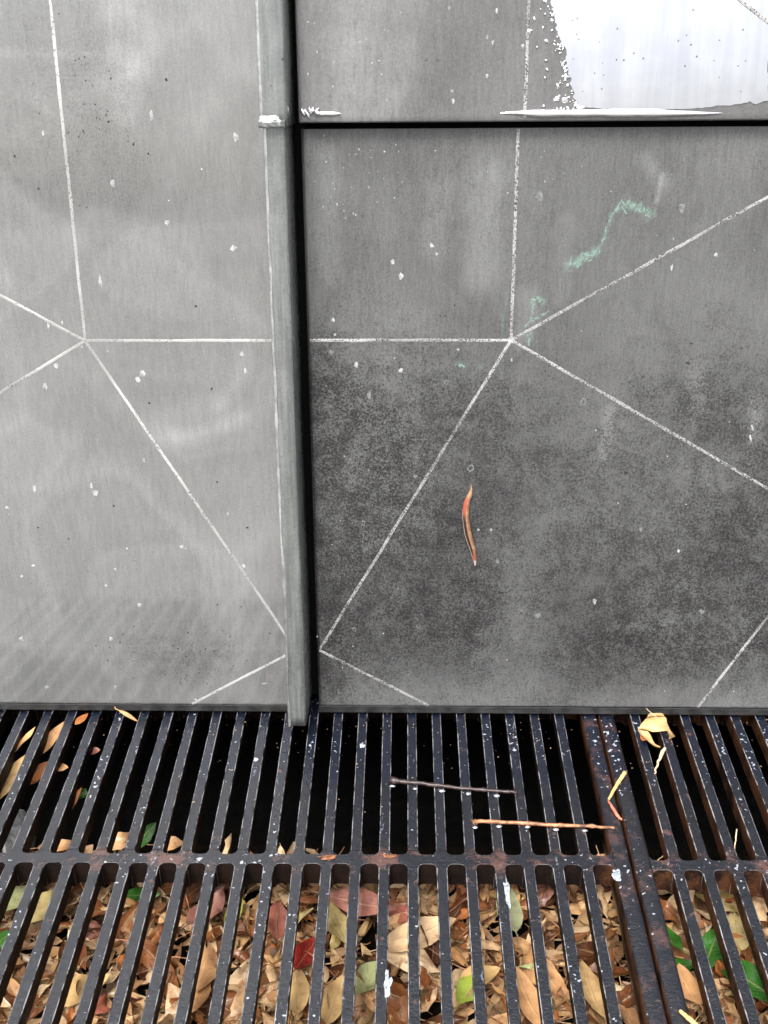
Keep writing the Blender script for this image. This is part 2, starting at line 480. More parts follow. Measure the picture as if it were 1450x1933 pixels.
def make_panel(name, mat, x0, x1, z0, z1, yb, stain_refl, grime, green=None, step=.004, lip_left=False, lip_right=False, kick=False, thick=.03):
    b = MB(); st, gm, gn = [], [], []
    xs = seq(x0, x1, -.60, .34, step); zs = seq(z0, z1, z0, .76, step)
    # rolled bottom hem and side returns as extra rows / columns (coordinate, setback)
    zr = [(z0, thick), (z0, .0032), (z0 + .0006, .0013), (z0 + .0018, .0002)] + [(z, 0.) for z in zs[1:]]
    if kick:
        zr = [(z0, thick), (z0, .0022), (z0 + .0006, .0004), (z0 + .0018, -.0001), (z0 + .0060, -.0001), (z0 + .0080, 0)] + [(z, 0.) for z in zs if z > z0 + .0125]
    xr = [(x, 0.) for x in xs]
    if lip_left: xr = [(x0, thick), (x0, .004), (x0 + .0007, .0016), (x0 + .0022, .0003)] + xr[1:]
    if lip_right: xr = xr[:-1] + [(x1 - .0022, .0003), (x1 - .0007, .0016), (x1, .004), (x1, thick)]
    gi = []
    for z, sz in zr:
        row = []
        for x, sx in xr:
            u = und(x, z)
            edge = max(sx, sz) if (sx > 0 or sz > 0) else sz
            row.append(b.vert((x, yb + u + edge, z)))
            st.append(stain_refl(x, z)); gm.append(grime(x, z)); gn.append(green(x, z) if green else 0.)
        gi.append(row)
    for j in range(len(zr) - 1):
        for i in range(len(xr) - 1): b.face(gi[j][i], gi[j][i + 1], gi[j + 1][i + 1], gi[j + 1][i])
    me = b.mesh(name, mat)
    for n_, d_ in (('stain_refl', st), ('grime', gm), ('green', gn)):
        a = me.attributes.new(n_, 'FLOAT', 'POINT'); a.data.foreach_set('value', d_)
    return link(name, me, WALL)


def at(u, v): return wp(u, v)


def seg_d(x, z, a, c):
    ax, az = a; cx_, cz_ = c; dx, dz = cx_ - ax, cz_ - az
    t = max(0, min(1, ((x - ax) * dx + (z - az) * dz) / (dx * dx + dz * dz)))
    return math.hypot(x - ax - t * dx, z - az - t * dz)


# wipe marks, and reflected figure shapes put into the pale sheet's colour: (path in the face, half width, strength)
SM = []
def smear(pts, hw, amp): SM.append(([at(*p) for p in pts], hw, amp))
smear([(462, 672), (455, 705), (438, 735), (412, 765)], .006, .5)
smear([(455, 790), (405, 812), (350, 826), (300, 822)], .006, .8)
smear([(190, 720), (240, 770), (300, 815), (350, 826)], .010, .35)
smear([(40, 740), (46, 790), (10, 815)], .003, .35)
smear([(220, 15), (262, 28), (275, 62), (262, 105), (245, 150)], .010, .9)  # pale garment shape of the reflected figure, painted into the colour
smear([(205, 20), (214, 60), (206, 120)], .005, .6)
smear([(232, 130), (215, 160), (228, 195)], .012, .7)
smear([(245, 225), (262, 255)], .014, .4)
smear([(70, 180), (88, 205)], .005, .5)
smear([(0, 100), (70, 102), (180, 106)], .003, .5)
smear([(480, 130), (430, 145), (392, 190), (372, 240)], .012, .35)  # rounded limb of the reflected figure, painted into the colour
smear([(0, 520), (15, 535)], .006, .8)
smear([(380, 45), (330, 60), (285, 110)], .008, .25)


def stain_refl_left(x, z):
    q = mn.noise((x * 5 + .4 * mn.noise((x * 9, z * 9, 4)), 2.2, z * 4 + .4 * mn.noise((x * 8, z * 8, 9))))
    refl_cloud = max(0, min(1, (q - .02) / .10)) * max(0, 1 - max(0, q - .12) * 3.2)  # cloudy tone painted in place of broad reflected shapes
    q2 = mn.noise((x * 8 + .5 * mn.noise((x * 12, z * 12, 14)), 7.2, z * 7)); t2 = max(0, min(1, (q2 - .10) / .05)) * max(0, 1 - max(0, q2 - .15) * 3)
    s = .10 + .34 * refl_cloud + .22 * t2 + .12 * mn.noise((x * 14, 3, z * 9))
    s += .28 * max(0, .3 - abs(z - .22)) / .3
    if x < -.62 or x > -.2 or z > .78: return s
    for pts, hw, amp in SM:
        d = min(seg_d(x, z, pts[k], pts[k + 1]) for k in range(len(pts) - 1))
        if d < hw * 2.2:
            t = max(0, 1 - d / (hw * 2.2)); s += amp * t * (.75 + .5 * mn.noise((x * 60, z * 60, 1)))
    return min(1.3, s)


def grime_left(x, z):
    g = .10 + .25 * max(0, mn.noise((x * 6, 7.7, z * 6)))
    g += blob(x, z, *at(345, 1240), .06, .04, 0, 1, .55)
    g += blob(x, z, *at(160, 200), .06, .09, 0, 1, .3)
    return min(1, g)


SR = [([at(1150, 775), at(1140, 868)], .007, .5), ([at(1318, 690), at(1318, 800)], .012, .35), ([at(1430, 760), at(1425, 830)], .010, .6),
      ([at(1250, 330), at(1240, 380)], .0025, .6), ([at(1215, 300), at(1255, 345)], .008, .35), ([at(920, 330), at(905, 520)], .02, .4),
      ([at(680, 1010), at(680, 1050)], .010, .4), ([at(1000, 560), at(990, 640)], .012, .25), ([at(830, 360), at(820, 470)], .015, .25),
      ([at(620, 300), at(626, 520)], .012, .25), ([at(1070, 420), at(1060, 560)], .010, .2), ([at(1330, 860), at(1335, 930)], .007, .3),
      ([at(790, 840), at(785, 880)], .004, .4), ([at(780, 1170), at(790, 1185)], .003, .7), ([at(640, 1000), at(680, 1020)], .006, .2)]


def stain_right(x, z):
    s = .10 + .35 * max(0, mn.noise((x * 10, 1.7, z * 4)))
    for pts, hw, amp in SR:
        d = seg_d(x, z, *pts)
        if d < hw * 1.3:
            t = min(1, max(0, 1.3 - d / hw)); s += amp * t
    s += .3 * max(0, .04 - z) / .04
    return min(1.2, s)


def grime_right(x, z):
    # heaviest on the lower half, thin near the top and along the foot
    h = min(1, max(0, (.475 - z) / .14)); h = h * h * (3 - 2 * h)
    g = .18 + .60 * h + .20 * mn.noise((x * 7, 3.3, z * 7)) * (.4 + .6 * h) + .20 * mn.noise((x * 20, 9.3, z * 16)) + .25 * max(0, 1 - (x + .2025) / .03) * h
    g -= .5 * min(1, max(0, (.075 - z) / .06)) * (.7 + .6 * mn.noise((x * 6, .3, 2)))
    g += blob(x, z, *at(760, 1100), .10, .09, 0, 1, .25) + blob(x, z, *at(650, 760), .06, .10, 0, 1, .25) + blob(x, z, *at(1300, 1150), .10, .10, 0, 1, .15)
    g -= blob(x, z, *at(1050, 740), .08, .05, -.5, 1, .12)
    return min(1, max(0, g))


GS = [([(1078, 500), (1100, 486), (1126, 474)], .0062, .95), ([(1122, 476), (1136, 460), (1147, 430), (1156, 402), (1168, 390)], .0022, .8), ([(1168, 392), (1190, 386), (1212, 394), (1228, 404)], .0060, .75),
      ([(1004, 570), (1014, 561), (1027, 568), (1024, 578)], .0030, .8), ([(1009, 574), (1001, 598), (1003, 606), (988, 618)], .0018, .6), ([(1003, 606), (1034, 589)], .0015, .45),
      ([(994, 625), (998, 652), (1004, 622)], .0020, .7), ([(957, 548), (948, 618), (952, 635)], .0013, .5), ([(866, 686), (877, 692)], .0036, .7), ([(902, 690), (906, 694)], .0032, .5)]
GS = [([at(*p) for p in pl], hw, am) for pl, hw, am in GS]


def green_right(x, z):
    g = 0
    if -.1 < x < .2 and .38 < z < .6:
        j = mn.noise((x * 260, 3, z * 70)) * .6 + mn.noise((x * 600, 8, z * 200)) * .5
        for pl, hw, am in GS:
            d = min(seg_d(x, z, pl[k], pl[k + 1]) for k in range(len(pl) - 1))
            if d < hw * 2.2:
                t = max(0, min(1, 1.0 - d / hw + j * 1.2)); g = max(g, am * t)
    return g


def stain_refl_up(x, z): return .2 + .75 * blob(x, z, *at(690, 90), .045, .09, 0, 1.2, 1.) * (.6 + .6 * mn.noise((x * 30, z * 30, 4))) + .3 * max(0, mn.noise((x * 12, 4, z * 4)))  # pale blob painted for the reflected figure, over random mottling


def grime_up(x, z): return .12 + .3 * max(0, mn.noise((x * 12, z * 12, 6)))


ZU = 0.6238        # bottom of the upper sheet
ZL = 0.6178        # top of the lower sheet
XR = -0.2025       # left edge of the right-hand sheets
XS = -0.2205       # right end of the left sheet, under the seam
PU = 0.014         # the upper sheet stands this far forward
panL = make_panel('cladding_panel', M['panel_left'], -1.25, XS, 0, TOP, 0, stain_refl_left, grime_left)
tag(panL, 'pale grey metal sheet left of the seam')
panR = make_panel('cladding_panel', M['panel_right'], XR, .95, 0, ZL, 0, stain_right, grime_right, green_right, .0022, lip_left=True)
tag(panR, 'darker speckled metal sheet, lower right of the seam')
panU = make_panel('cladding_panel', M['panel_upper'], XR - .0005, .95, ZU, TOP, -PU, stain_refl_up, grime_up, lip_left=True, kick=True, thick=.044)
tag(panU, 'upper right metal sheet with a bright wet patch')
b = MB(); b.box(-1.25, .95, .034, .20, -.004, TOP - .01)
b.build('backing', M['joint'], WALL, smooth=False)
b = MB(); b.box(-1.25, -.233, .0035, .02, -.0098, -.0012); bevel(b.build('base_flashing', M['flashing'], WALL, smooth=False), .001)
b = MB(); b.box(-.203, .95, .0035, .02, -.0102, -.0012); bevel(b.build('base_flashing', M['flashing'], WALL, smooth=False), .001)

# standing seam: lower strip, upper strip lapped over it with a crumpled end
def strip(x0, x1, y0, z0, z1, name, label, rr=.003):
    b = MB()
    prof = [(x0, .002), (x0, y0 + rr), (x0 + rr * .3, y0 + rr * .3), (x0 + rr, y0), (x1 - rr, y0), (x1 - rr * .3, y0 + rr * .3), (x1, y0 + rr), (x1, .028)]
    zs = seq(z0, z1, z0, .76, .012, .05)
    rows = []
    for z in zs:
        dx = .0009 * mn.noise((z * 5, x0, 0)) + .0003 * mn.noise((z * 40, 2, 0)); dy = .0007 * mn.noise((z * 6, 7, 0))
        rows.append([b.vert((px + dx, py + (dy if py < 0 else 0), z)) for px, py in prof])
    for j in range(len(rows) - 1):
        for i in range(len(prof) - 1): b.face(rows[j][i], rows[j][i + 1], rows[j + 1][i + 1], rows[j + 1][i])
    b.face(*rows[0][::-1]); b.face(*rows[-1])
    o = b.build(name, M['seam'], WALL); o['label'] = label
    # sky highlight on the left corner, put on as a pale metal strip
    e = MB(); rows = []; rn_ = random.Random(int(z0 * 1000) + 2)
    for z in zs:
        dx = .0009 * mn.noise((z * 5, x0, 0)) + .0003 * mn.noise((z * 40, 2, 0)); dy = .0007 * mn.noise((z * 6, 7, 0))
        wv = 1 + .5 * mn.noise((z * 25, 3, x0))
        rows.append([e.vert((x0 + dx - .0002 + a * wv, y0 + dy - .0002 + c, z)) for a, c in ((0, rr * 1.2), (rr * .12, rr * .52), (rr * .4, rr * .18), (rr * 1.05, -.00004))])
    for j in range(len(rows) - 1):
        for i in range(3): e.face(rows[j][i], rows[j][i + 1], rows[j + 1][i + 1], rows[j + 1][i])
    e.build('edge_highlight', M['corner_glint'], o)
    return o


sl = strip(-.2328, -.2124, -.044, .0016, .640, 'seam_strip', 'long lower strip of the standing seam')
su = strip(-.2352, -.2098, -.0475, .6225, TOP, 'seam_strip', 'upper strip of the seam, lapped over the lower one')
# turned-over end of the upper strip: bent shoulder, sky highlight put into its paler metal
b = MB(); rnd = random.Random(3); rows = []
for zz, yy in ((.6320, -.0472), (.6308, -.0490), (.6282, -.0512), (.6276, -.0514)):
    row = []
    for i in range(7):
        f = i / 6; x = -.2338 + .0170 * f; e = .0012 if i in (0, 6) else 0
        row.append(b.vert((x + rnd.uniform(-.0004, .0004), yy + e + rnd.uniform(-.0005, .0005), zz + rnd.uniform(-.0006, .0006))))
    rows.append(row)
for j in range(3):
    for i in range(6): b.face(rows[j][i], rows[j + 1][i], rows[j + 1][i + 1], rows[j][i + 1])
b.build('bent_shoulder', M['shoulder_glint'], su, smooth=False)
b = MB(); rows = []
for zz, yy in ((.6284, -.0480), (.6280, -.0508), (.6262, -.0516), (.6228, -.0517), (.6214, -.0508), (.6212, -.0450)):
    rows.append([b.vert((-.2352 + .0236 * i / 6 + rnd.uniform(-.0003, .0003), yy + (.002 if i in (0, 6) else 0) + rnd.uniform(-.0004, .0004), zz + rnd.uniform(-.0004, .0004))) for i in range(7)])
for j in range(5):
    for i in range(6): b.face(rows[j][i], rows[j + 1][i], rows[j + 1][i + 1], rows[j][i + 1])
b.build('end_cap', M['seam'], su, smooth=False)

# scored lines: thin rough-edged tracks of bared metal lying in the face
def scored(parent, p, q, yb, wd=.0042, seed=0, mat='score'):
    rnd = random.Random(seed); b = MB()
    p, q = Vector((p[0], 0, p[1])), Vector((q[0], 0, q[1])); d = (q - p); ln = d.length; d.normalize()
    n = Vector((-d.z, 0, d.x)); N = max(2, int(ln / .0025)); rows = []
    for i in range(N + 1):
        c = p + d * (ln * i / N) + n * (.0005 * mn.noise((i * .05, seed, 0)))
        w0 = wd / 2 * (1 + .35 * mn.noise((i * .9, seed, 1)) + .4 * mn.noise((i * .07, seed, 2))); w1 = wd / 2 * (1 + .28 * mn.noise((i * .9, seed, 5)) + .2 * mn.noise((i * .1, seed, 7)))
        a, m_, z = c + n * w0, c, c - n * w1
        rows.append([b.vert((pt.x, yb + und(pt.x, pt.z) - pr, pt.z)) for pt, pr in ((a, .00012), (m_, .0004), (z, .00012))])
    for i in range(N):
        for k in range(2): b.face(rows[i][k], rows[i + 1][k], rows[i + 1][k + 1], rows[i][k + 1])
    return b.build('scored_line', M[mat], parent)


def clip(p, ang, length, x0, x1, z0, z1):
    """end of a line from p, cut at the sheet's border"""
    dx, dz = cos(radians(ang)), sin(radians(ang)); t = length
    if dx > 1e-9: t = min(t, (x1 - p[0]) / dx)
    if dx < -1e-9: t = min(t, (x0 - p[0]) / dx)
    if dz > 1e-9: t = min(t, (z1 - p[1]) / dz)
    if dz < -1e-9: t = min(t, (z0 - p[1]) / dz)
    return (p[0] + dx * t, p[1] + dz * t)


BR = (XR + .0025, .94, .0022, ZL - .001); BL = (-1.24, -.222, .0022, TOP - .01)
P = (0.0, PZ)
V = (P[0] + L * cos(radians(240)), PZ + L * sin(radians(240))); V = (max(V[0], BR[0]), V[1])
R0 = (L * cos(radians(-30)), PZ + L * sin(radians(-30))); R1 = (L * cos(radians(30)), PZ + L * sin(radians(30)))
k = 0
for p, ang, ln in ((P, 90, 9), (P, 30, L), (P, -30, L), (P, 240, L * .995), (P, 180, 9), (V, -30, 9), (R0, 240, 9), (R0, 0, 9), (R0, 60, L), (R0, -60, 9), (R1, 60, 9), (R1, -30, 9)):
    k += 1; scored(panR, p, clip(p, ang, ln, *BR), 0, .0030, k, 'score_worn')
Q = (-L - GAP, PZ); VL = (-L / 2 - GAP, V[1])
QL0 = (Q[0] + L * cos(radians(150)), Q[1] + L * .5); QL1 = (Q[0] + L * cos(radians(210)), Q[1] - L * .5)
for p, ang, ln in ((Q, 90, L), (Q, 150, L), (Q, 210, L), (Q, -60, L * .97), (Q, 0, 9), (VL, 210, 9), (QL1, 90, L), (QL1, -60, 9), (QL0, 120, L), ((Q[0], Q[1] + L), 30, 9), ((Q[0], Q[1] + L), 150, L)):
    k += 1; scored(panL, p, clip(p, ang, ln, *BL), 0, .0030, 40 + k)
BU = (XR + .003, .94, ZU + .004, TOP - .01)
pa = wp(991, 215, PU + .002); pb = wp(999, 0, PU)
scored(panU, (pa[0], ZU + .004), (pb[0], .82), -PU - .0002, .0028, 90, 'score_worn')
pc = wp(1385, -10, PU); pd = wp(1450, 42, PU)
dx, dz = pd[0] - pc[0], pd[1] - pc[1]
scored(panU, (pc[0] - dx * 1.5, pc[1] - dz * 1.5), (pd[0] + dx * 2, pd[1] + dz * 2), -PU - .0012, .003, 91, 'score_worn')
# little solder star where the lines of the dark sheet meet
b = MB(); c0 = b.vert((0, und(0, PZ) - .0008, PZ)); rr = []
for i in range(14):
    a = 2 * pi * i / 14; r = .0042 * (1 + .3 * random.uniform(-1, 1)); rr.append(b.vert((r * cos(a), und(0, PZ) - .0003, PZ + r * sin(a))))
for i in range(14): b.face(c0, rr[i], rr[(i + 1) % 14])
b.build('scored_junction', M['paint'], panR)


# ---- specks of paint, drips and pits, one joined part for each sheet and colour
def speck(b, u, v, su_, sv_, yb, seed, ring=False, th=.0005, rot=0., flat=True):
    x, z = wp(u, v, -yb); rnd = random.Random(seed); n = 11
    y = yb + und(x, z) - .00006
    ks = [(.82 + .75 * mn.noise((cos(2 * pi * i / n) * 1.3, sin(2 * pi * i / n) * 1.3, seed * 3.1))) * (1.35 if sin(2 * pi * i / n) < -.9 and seed % 3 == 0 else 1) for i in range(n)]
    c_, s_ = cos(rot), sin(rot)

    def pt(i, f, d):
        a = 2 * pi * i / n; px, pz = su_ * ks[i] * f * cos(a), sv_ * ks[i] * f * sin(a)
        return b.vert((x + px * c_ - pz * s_, y - d, z + px * s_ + pz * c_))
    th = min(th, .00028) if flat else th
    o = [pt(i, 1, .00008) for i in range(n)]; m_ = [pt(i, .62, th) for i in range(n)]
    for i in range(n): b.face(o[i], o[(i + 1) % n], m_[(i + 1) % n], m_[i])
    if not ring:
        c = b.vert((x, y - th * 1.1, z))
        for i in range(n): b.face(m_[i], m_[(i + 1) % n], c)


px = .00052
b = MB()
for i, (u, v, a, c) in enumerate([(212, 345, 6, 8), (286, 217, 5, 9), (445, 258, 6, 9), (316, 421, 4, 8), (441, 468, 7, 7), (189, 531, 4, 12), (269, 705, 8, 7), (260, 717, 6, 6), (107, 690, 5, 6), (85, 728, 6, 8), (457, 668, 5, 6), (463, 699, 3, 6), (172, 918, 4, 6), (180, 930, 6, 8), (65, 921, 4, 7), (343, 1032, 5, 5), (264, 1141, 5, 6), (210, 1206, 6, 7), (40, 1206, 6, 6), (88, 1297, 6, 6), (217, 1297, 4, 7), (63, 1068, 4, 4), (41, 1088, 3, 4), (217, 1075, 3, 4), (272, 868, 4, 5), (14, 958, 4, 4), (200, 1105, 3, 3), (430, 970, 3, 3), (82, 251, 3, 6), (117, 610, 3, 5), (92, 614, 3, 8), (155, 655, 3, 3), (460, 1068, 4, 4), (500, 1290, 9, 2), (370, 1320, 4, 3)]):
    speck(b, u, v, a * px, c * px, 0, i + 1, th=.0007)
tag(b.build('paint_specks', M['paint'], panL), 'white paint specks on the pale sheet', kind='stuff')
b = MB(); g = MB()
for i, (u, v, a, c) in enumerate([(757, 522, 5, 7), (742, 495, 5, 6), (815, 463, 4, 5), (824, 480, 3, 3), (672, 688, 5, 6), (757, 699, 5, 6), (628, 604, 4, 5), (1123, 1135, 5, 6), (1281, 1040, 3, 5), (632, 632, 3, 3), (903, 1000, 3, 3), (927, 1000, 3, 3), (966, 680, 2, 5), (1268, 503, 3, 6), (1352, 481, 4, 5), (865, 660, 3, 2)]):
    speck(b, u, v, a * px, c * px, 0, i + 101, th=.0007)
rnd = random.Random(11)
for i in range(80):
    u = rnd.choice([rnd.uniform(590, 760), rnd.uniform(590, 1440)]); v = rnd.choice([rnd.uniform(250, 420), rnd.uniform(250, 1300)])
    s = rnd.uniform(.7, 1.7); speck(b, u, v, s * px, s * px * rnd.uniform(.8, 1.6), 0, i + 300, th=.0005)
for u, v in [(1420, 806), (1417, 829)]: speck(b, u, v, 2.5 * px, 8 * px, 0, u, th=.0006, rot=.3)
tag(b.build('paint_specks', M['paint'], panR), 'white paint specks on the dark speckled sheet', kind='stuff')
for i, (u, v, a, c, ring) in enumerate([(1019, 369, 8, 8, 0), (1287, 392, 6, 12, 0), (614, 355, 5, 9, 1), (697, 745, 5, 7, 0), (843, 722, 5, 6, 1), (626, 666, 7, 6, 0), (1100, 758, 7, 9, 1), (888, 882, 7, 10, 1), (686, 987, 5, 7, 1), (784, 899, 5, 5, 0), (669, 1188, 7, 6, 1), (1015, 1163, 6, 7, 0), (1325, 1155, 6, 7, 0), (940, 1060, 4, 6, 0), (1210, 1000, 4, 6, 0)]):
    speck(g, u, v, a * px, c * px, 0, i + 201, ring=bool(ring), th=.0004)
tag(g.build('dried_drips', M['paint_grey'], panR), 'grey dried drips and rings on the dark sheet', kind='stuff')
b = MB()
for i in range(16):
    speck(b, random.uniform(570, 760), random.uniform(0, 200), random.uniform(1, 2.4) * px, random.uniform(1, 2.6) * px, -PU, i + 500, th=.0006)
for u, v in [(848, 16), (920, 70), (930, 80), (855, 190), (853, 172), (919, 143), (938, 20), (987, 86)]: speck(b, u, v, 3 * px, 4 * px, -PU, u, th=.0006)
tag(b.build('paint_specks', M['paint'], panU), 'white specks on the upper sheet', kind='stuff')
b = MB()
for i in range(60):
    u, v = random.gauss(345, 60), random.gauss(1235, 35)
    if u < 525 and v < 1320: speck(b, u, v, random.uniform(1, 2.4) * px, random.uniform(1, 2.2) * px, 0, i + 700, th=.0002)
for i in range(34):
    u, v = random.gauss(160, 45), random.gauss(210, 70)
    speck(b, u, v, random.uniform(1, 2.3) * px, random.uniform(1, 2.3) * px, 0, i + 800, th=.0002)
for u, v in [(315, 150), (73, 356), (28, 295), (370, 578), (252, 272), (205, 230), (400, 734), (282, 760), (72, 996), (410, 910), (467, 996), (215, 955), (130, 1017)]: speck(b, u, v, 2.6 * px, 2.6 * px, 0, u, th=.0002)
tag(b.build('black_pits', M['pit'], panL), 'tiny black spots on the pale sheet', kind='stuff')
b = MB()
for i in range(60): speck(b, random.uniform(600, 1440), random.uniform(560, 1300), random.uniform(1.2, 3) * px, random.uniform(1, 2.4) * px, 0, i + 900, th=.0002)
for u, v in [(943, 1118), (948, 1119), (1182, 892), (1200, 1240), (1298, 685)]: speck(b, u, v, 4.5 * px, 3.5 * px, 0, v, th=.0004)
tag(b.build('black_pits', M['pit'], panR), 'tiny black spots on the dark sheet', kind='stuff')


# ---- scratchy flakes of faded green paint over the stains
def flakes(b, pts, wd, n, seed, ln, lean):
    rn = random.Random(seed); q = [wp(*p) for p in pts]
    for i in range(n):
        t = rn.random() * (len(q) - 1); k = min(int(t), len(q) - 2); f = t - k
        x = q[k][0] * (1 - f) + q[k + 1][0] * f + rn.gauss(0, wd); z = q[k][1] * (1 - f) + q[k + 1][1] * f + rn.gauss(0, wd * .7)
        a = lean + rn.gauss(0, .5); l = ln * rn.uniform(.3, 1.1); ww = rn.uniform(.00025, .0008); y = und(x, z) - .0001 - .0000012 * len(b.v)
        pts6 = [(-1, -.2), (-.3, -1), (.5, -.8), (1, .1), (.3, 1), (-.5, .7)]
        b.face(*[b.vert((x + cos(a) * l / 2 * p - sin(a) * ww * e, y, z + sin(a) * l / 2 * p + cos(a) * ww * e)) for p, e in pts6])


b = MB(); flakes(b, [(1080, 500), (1100, 486), (1126, 474)], .0034, 34, 1, .007, 1.0); flakes(b, [(1126, 472), (1140, 448), (1152, 410), (1168, 390)], .0006, 22, 2, .006, 1.15); flakes(b, [(1168, 394), (1190, 390), (1228, 402)], .0036, 26, 3, .008, 1.9)
o = b.build('green_flakes', M['green'], panR); tag(o, 'long broken pale green paint smear on the dark sheet', kind='stuff')
b = MB(); flakes(b, [(1005, 570), (1014, 561), (1027, 569)], .0015, 22, 4, .005, .7); flakes(b, [(1009, 574), (1001, 600), (1003, 606), (988, 618)], .0005, 16, 5, .005, 1.3); flakes(b, [(1003, 606), (1034, 589)], .0004, 8, 6, .005, .5); flakes(b, [(995, 626), (998, 652), (1003, 624)], .0005, 12, 7, .005, 1.6); flakes(b, [(868, 688), (876, 691)], .0014, 10, 8, .005, 1.5)
o = b.build('green_flakes', M['green'], panR); tag(o, 'small hooked green paint smear beside the junction of scored lines', kind='stuff')

# ---- wet patch, beads and drops on the upper sheet
def zo(a, c): return (1020 + a / 3.372, c / 3.372)


edge = [zo(*p) for p in ((50, -60), (65, 0), (88, 100), (104, 190), (128, 280), (150, 300), (158, 360), (176, 440), (172, 470), (190, 500), (186, 540), (205, 570), (212, 620), (236, 668), (290, 683), (400, 694), (640, 696), (915, 694), (1000, 686), (1062, 684), (1130, 672), (1200, 672), (1280, 660), (1330, 648), (1372, 664), (1420, 645), (1452, 640), (1446, 560), (1450, 480), (1441, 430), (1456, 330), (1490, 230), (1560, 130), (1600, 0), (1620, -60))]
fine = []
for i in range(len(edge) - 1):
    (u0, v0), (u1, v1) = edge[i], edge[i + 1]; n = max(1, int(math.hypot(u1 - u0, v1 - v0) / 3))
    for s in range(n):
        f = s / n; u, v = u0 + (u1 - u0) * f, v0 + (v1 - v0) * f
        side_ = 1 if u < 1110 and v < 205 else .35
        fine.append((u + side_ * (5 * mn.noise((u * .1, v * .10, 2)) + 4.5 * max(0, mn.noise((u * .1, v * .33, 5)))), v + 1.6 * mn.noise((u * .16, v * .16, 9))))
b = MB(); pts = [wp(u, v, PU) for u, v in fine]
top = max(p[1] for p in pts)
c0 = wp(1250, 60, PU)
rim = [b.vert((x, -PU - .0009, z)) for x, z in pts]
b.face(*rim[::-1])
o = b.build('water_film', M['film'], panU, smooth=False); o['label'] = 'bright wet patch shining white on the upper sheet'
b = MB()
for i, (a, c) in enumerate([(15, 175), (38, 260), (118, 312), (150, 395), (36, 385), (45, 443), (30, 495), (168, 488), (125, 528), (110, 543), (122, 610), (160, 605), (155, 632), (107, 632), (22, 672), (105, 690), (130, 690), (150, 690), (176, 690), (212, 690), (252, 690), (228, 655), (30, 90), (2, 60), (-40, 120), (-20, 300), (-70, 200), (-90, 380)]):
    u, v = zo(a, c); s = 1.6 + 3 * random.random(); speck(b, u, v, s * px * random.uniform(.8, 1.5), s * px, -PU, i + 1200, th=.0012, rot=random.uniform(-.6, .6), flat=False)
rn = random.Random(77)
for i in range(90):
    k_ = rn.randrange(1, 14); (u0, v0), (u1, v1) = edge[k_], edge[k_ + 1]; f = rn.random()
    u, v = u0 + (u1 - u0) * f - abs(rn.gauss(0, 1)) * 7 - 1, v0 + (v1 - v0) * f
    if v < 205: sz = rn.uniform(.6, 2.4) * (1.4 if rn.random() < .2 else 1); speck(b, u, v, sz * px * rn.uniform(.8, 1.7), sz * px, -PU, i + 1400, th=.0009, rot=rn.uniform(-.8, .8), flat=False)
tag(b.build('water_drops', M['drop'], panU), 'bright drops along the edge of the wet patch', kind='stuff')
b = MB()
for a, c in [(205, 130), (235, 118), (232, 218), (245, 250), (375, 268), (595, 340), (655, 372), (485, 380), (530, 383), (395, 402), (403, 478), (930, 225), (878, 260), (995, 360), (1140, 256), (1105, 385), (1305, 388), (1257, 420), (920, 420), (270, 582), (390, 565), (972, 64), (490, 183), (1290, 190), (345, 466), (1275, 583), (210, 376), (1137, 492), (958, 285)]:
    u, v = zo(a, c); x, z = wp(u, v, PU); n = 7; s = random.uniform(.9, 1.9) * px
    ii = [b.vert((x + s * cos(2 * pi * i / n), -PU - .0012, z + s * sin(2 * pi * i / n))) for i in range(n)]; b.face(*ii)
tag(b.build('dust_grains', M['paint_grey'], panU), 'small dark grains in the wet patch', kind='stuff')


def bead(b, u0, u1, v, r, seed):
    n = 40; rows = []
    for i in range(n + 1):
        f = i / n; u = u0 + (u1 - u0) * f
        x, z = wp(u, v + 1.2 * mn.noise((u * .02, seed, 0)), PU + .002)
        k_ = max(.08, sqrt(max(0, 1 - (2 * f - 1) ** 6))) * (1 + .25 * mn.noise((u * .02, 3, seed)))
        if f < .15: k_ *= .4 + 4 * f
        if f > .7: k_ *= 1 - (f - .7) * 2.2
        rows.append([b.vert((x, -PU - .0010 - r * .9 * k_ * sin(a), z + r * k_ * cos(a))) for a in (0, .5, 1.0, 1.57, 2.1, 2.7, pi)])
    for i in range(n):
        for j in range(6): b.face(rows[i][j], rows[i + 1][j], rows[i + 1][j + 1], rows[i][j + 1])


b = MB(); bead(b, 944, 1366, 213.5, .0034, 1)
o = b.build('water_bead', M['drop'], panU); o['label'] = 'long bright bead of water along the hem'
b = MB(); bead(b, 596, 645, 214.5, .0022, 4)
for u, v, a, c, r in [(572, 212, 3, 10, .4), (580, 214, 4, 10, .5), (590, 208, 3, 9, -.2), (597, 210, 4, 7, -.5), (601, 214, 6, 4, .2), (585, 206, 2, 6, .1), (540, 212, 2, 6, .3)]: speck(b, u, v, a * px, c * px, -PU - .001, u, th=.002, rot=r, flat=False)
tag(b.build('water_drops', M['drop'], panU), 'ragged cluster of bright drops at the hem beside the seam', kind='stuff')

# ------------------------------------------------------------------ drain grates
PITCH_B = 0.0277; BW = 0.0106; BD = 0.021
YB0, YB1 = -0.2150, -0.2270       # cross rib between the two rows of slots
YW0, YW1 = 0.030, 0.052           # rail under the wall
YN0, YN1 = -0.4280, -0.4500       # near rail
FR = 0.0052
GROT = radians(0.45)


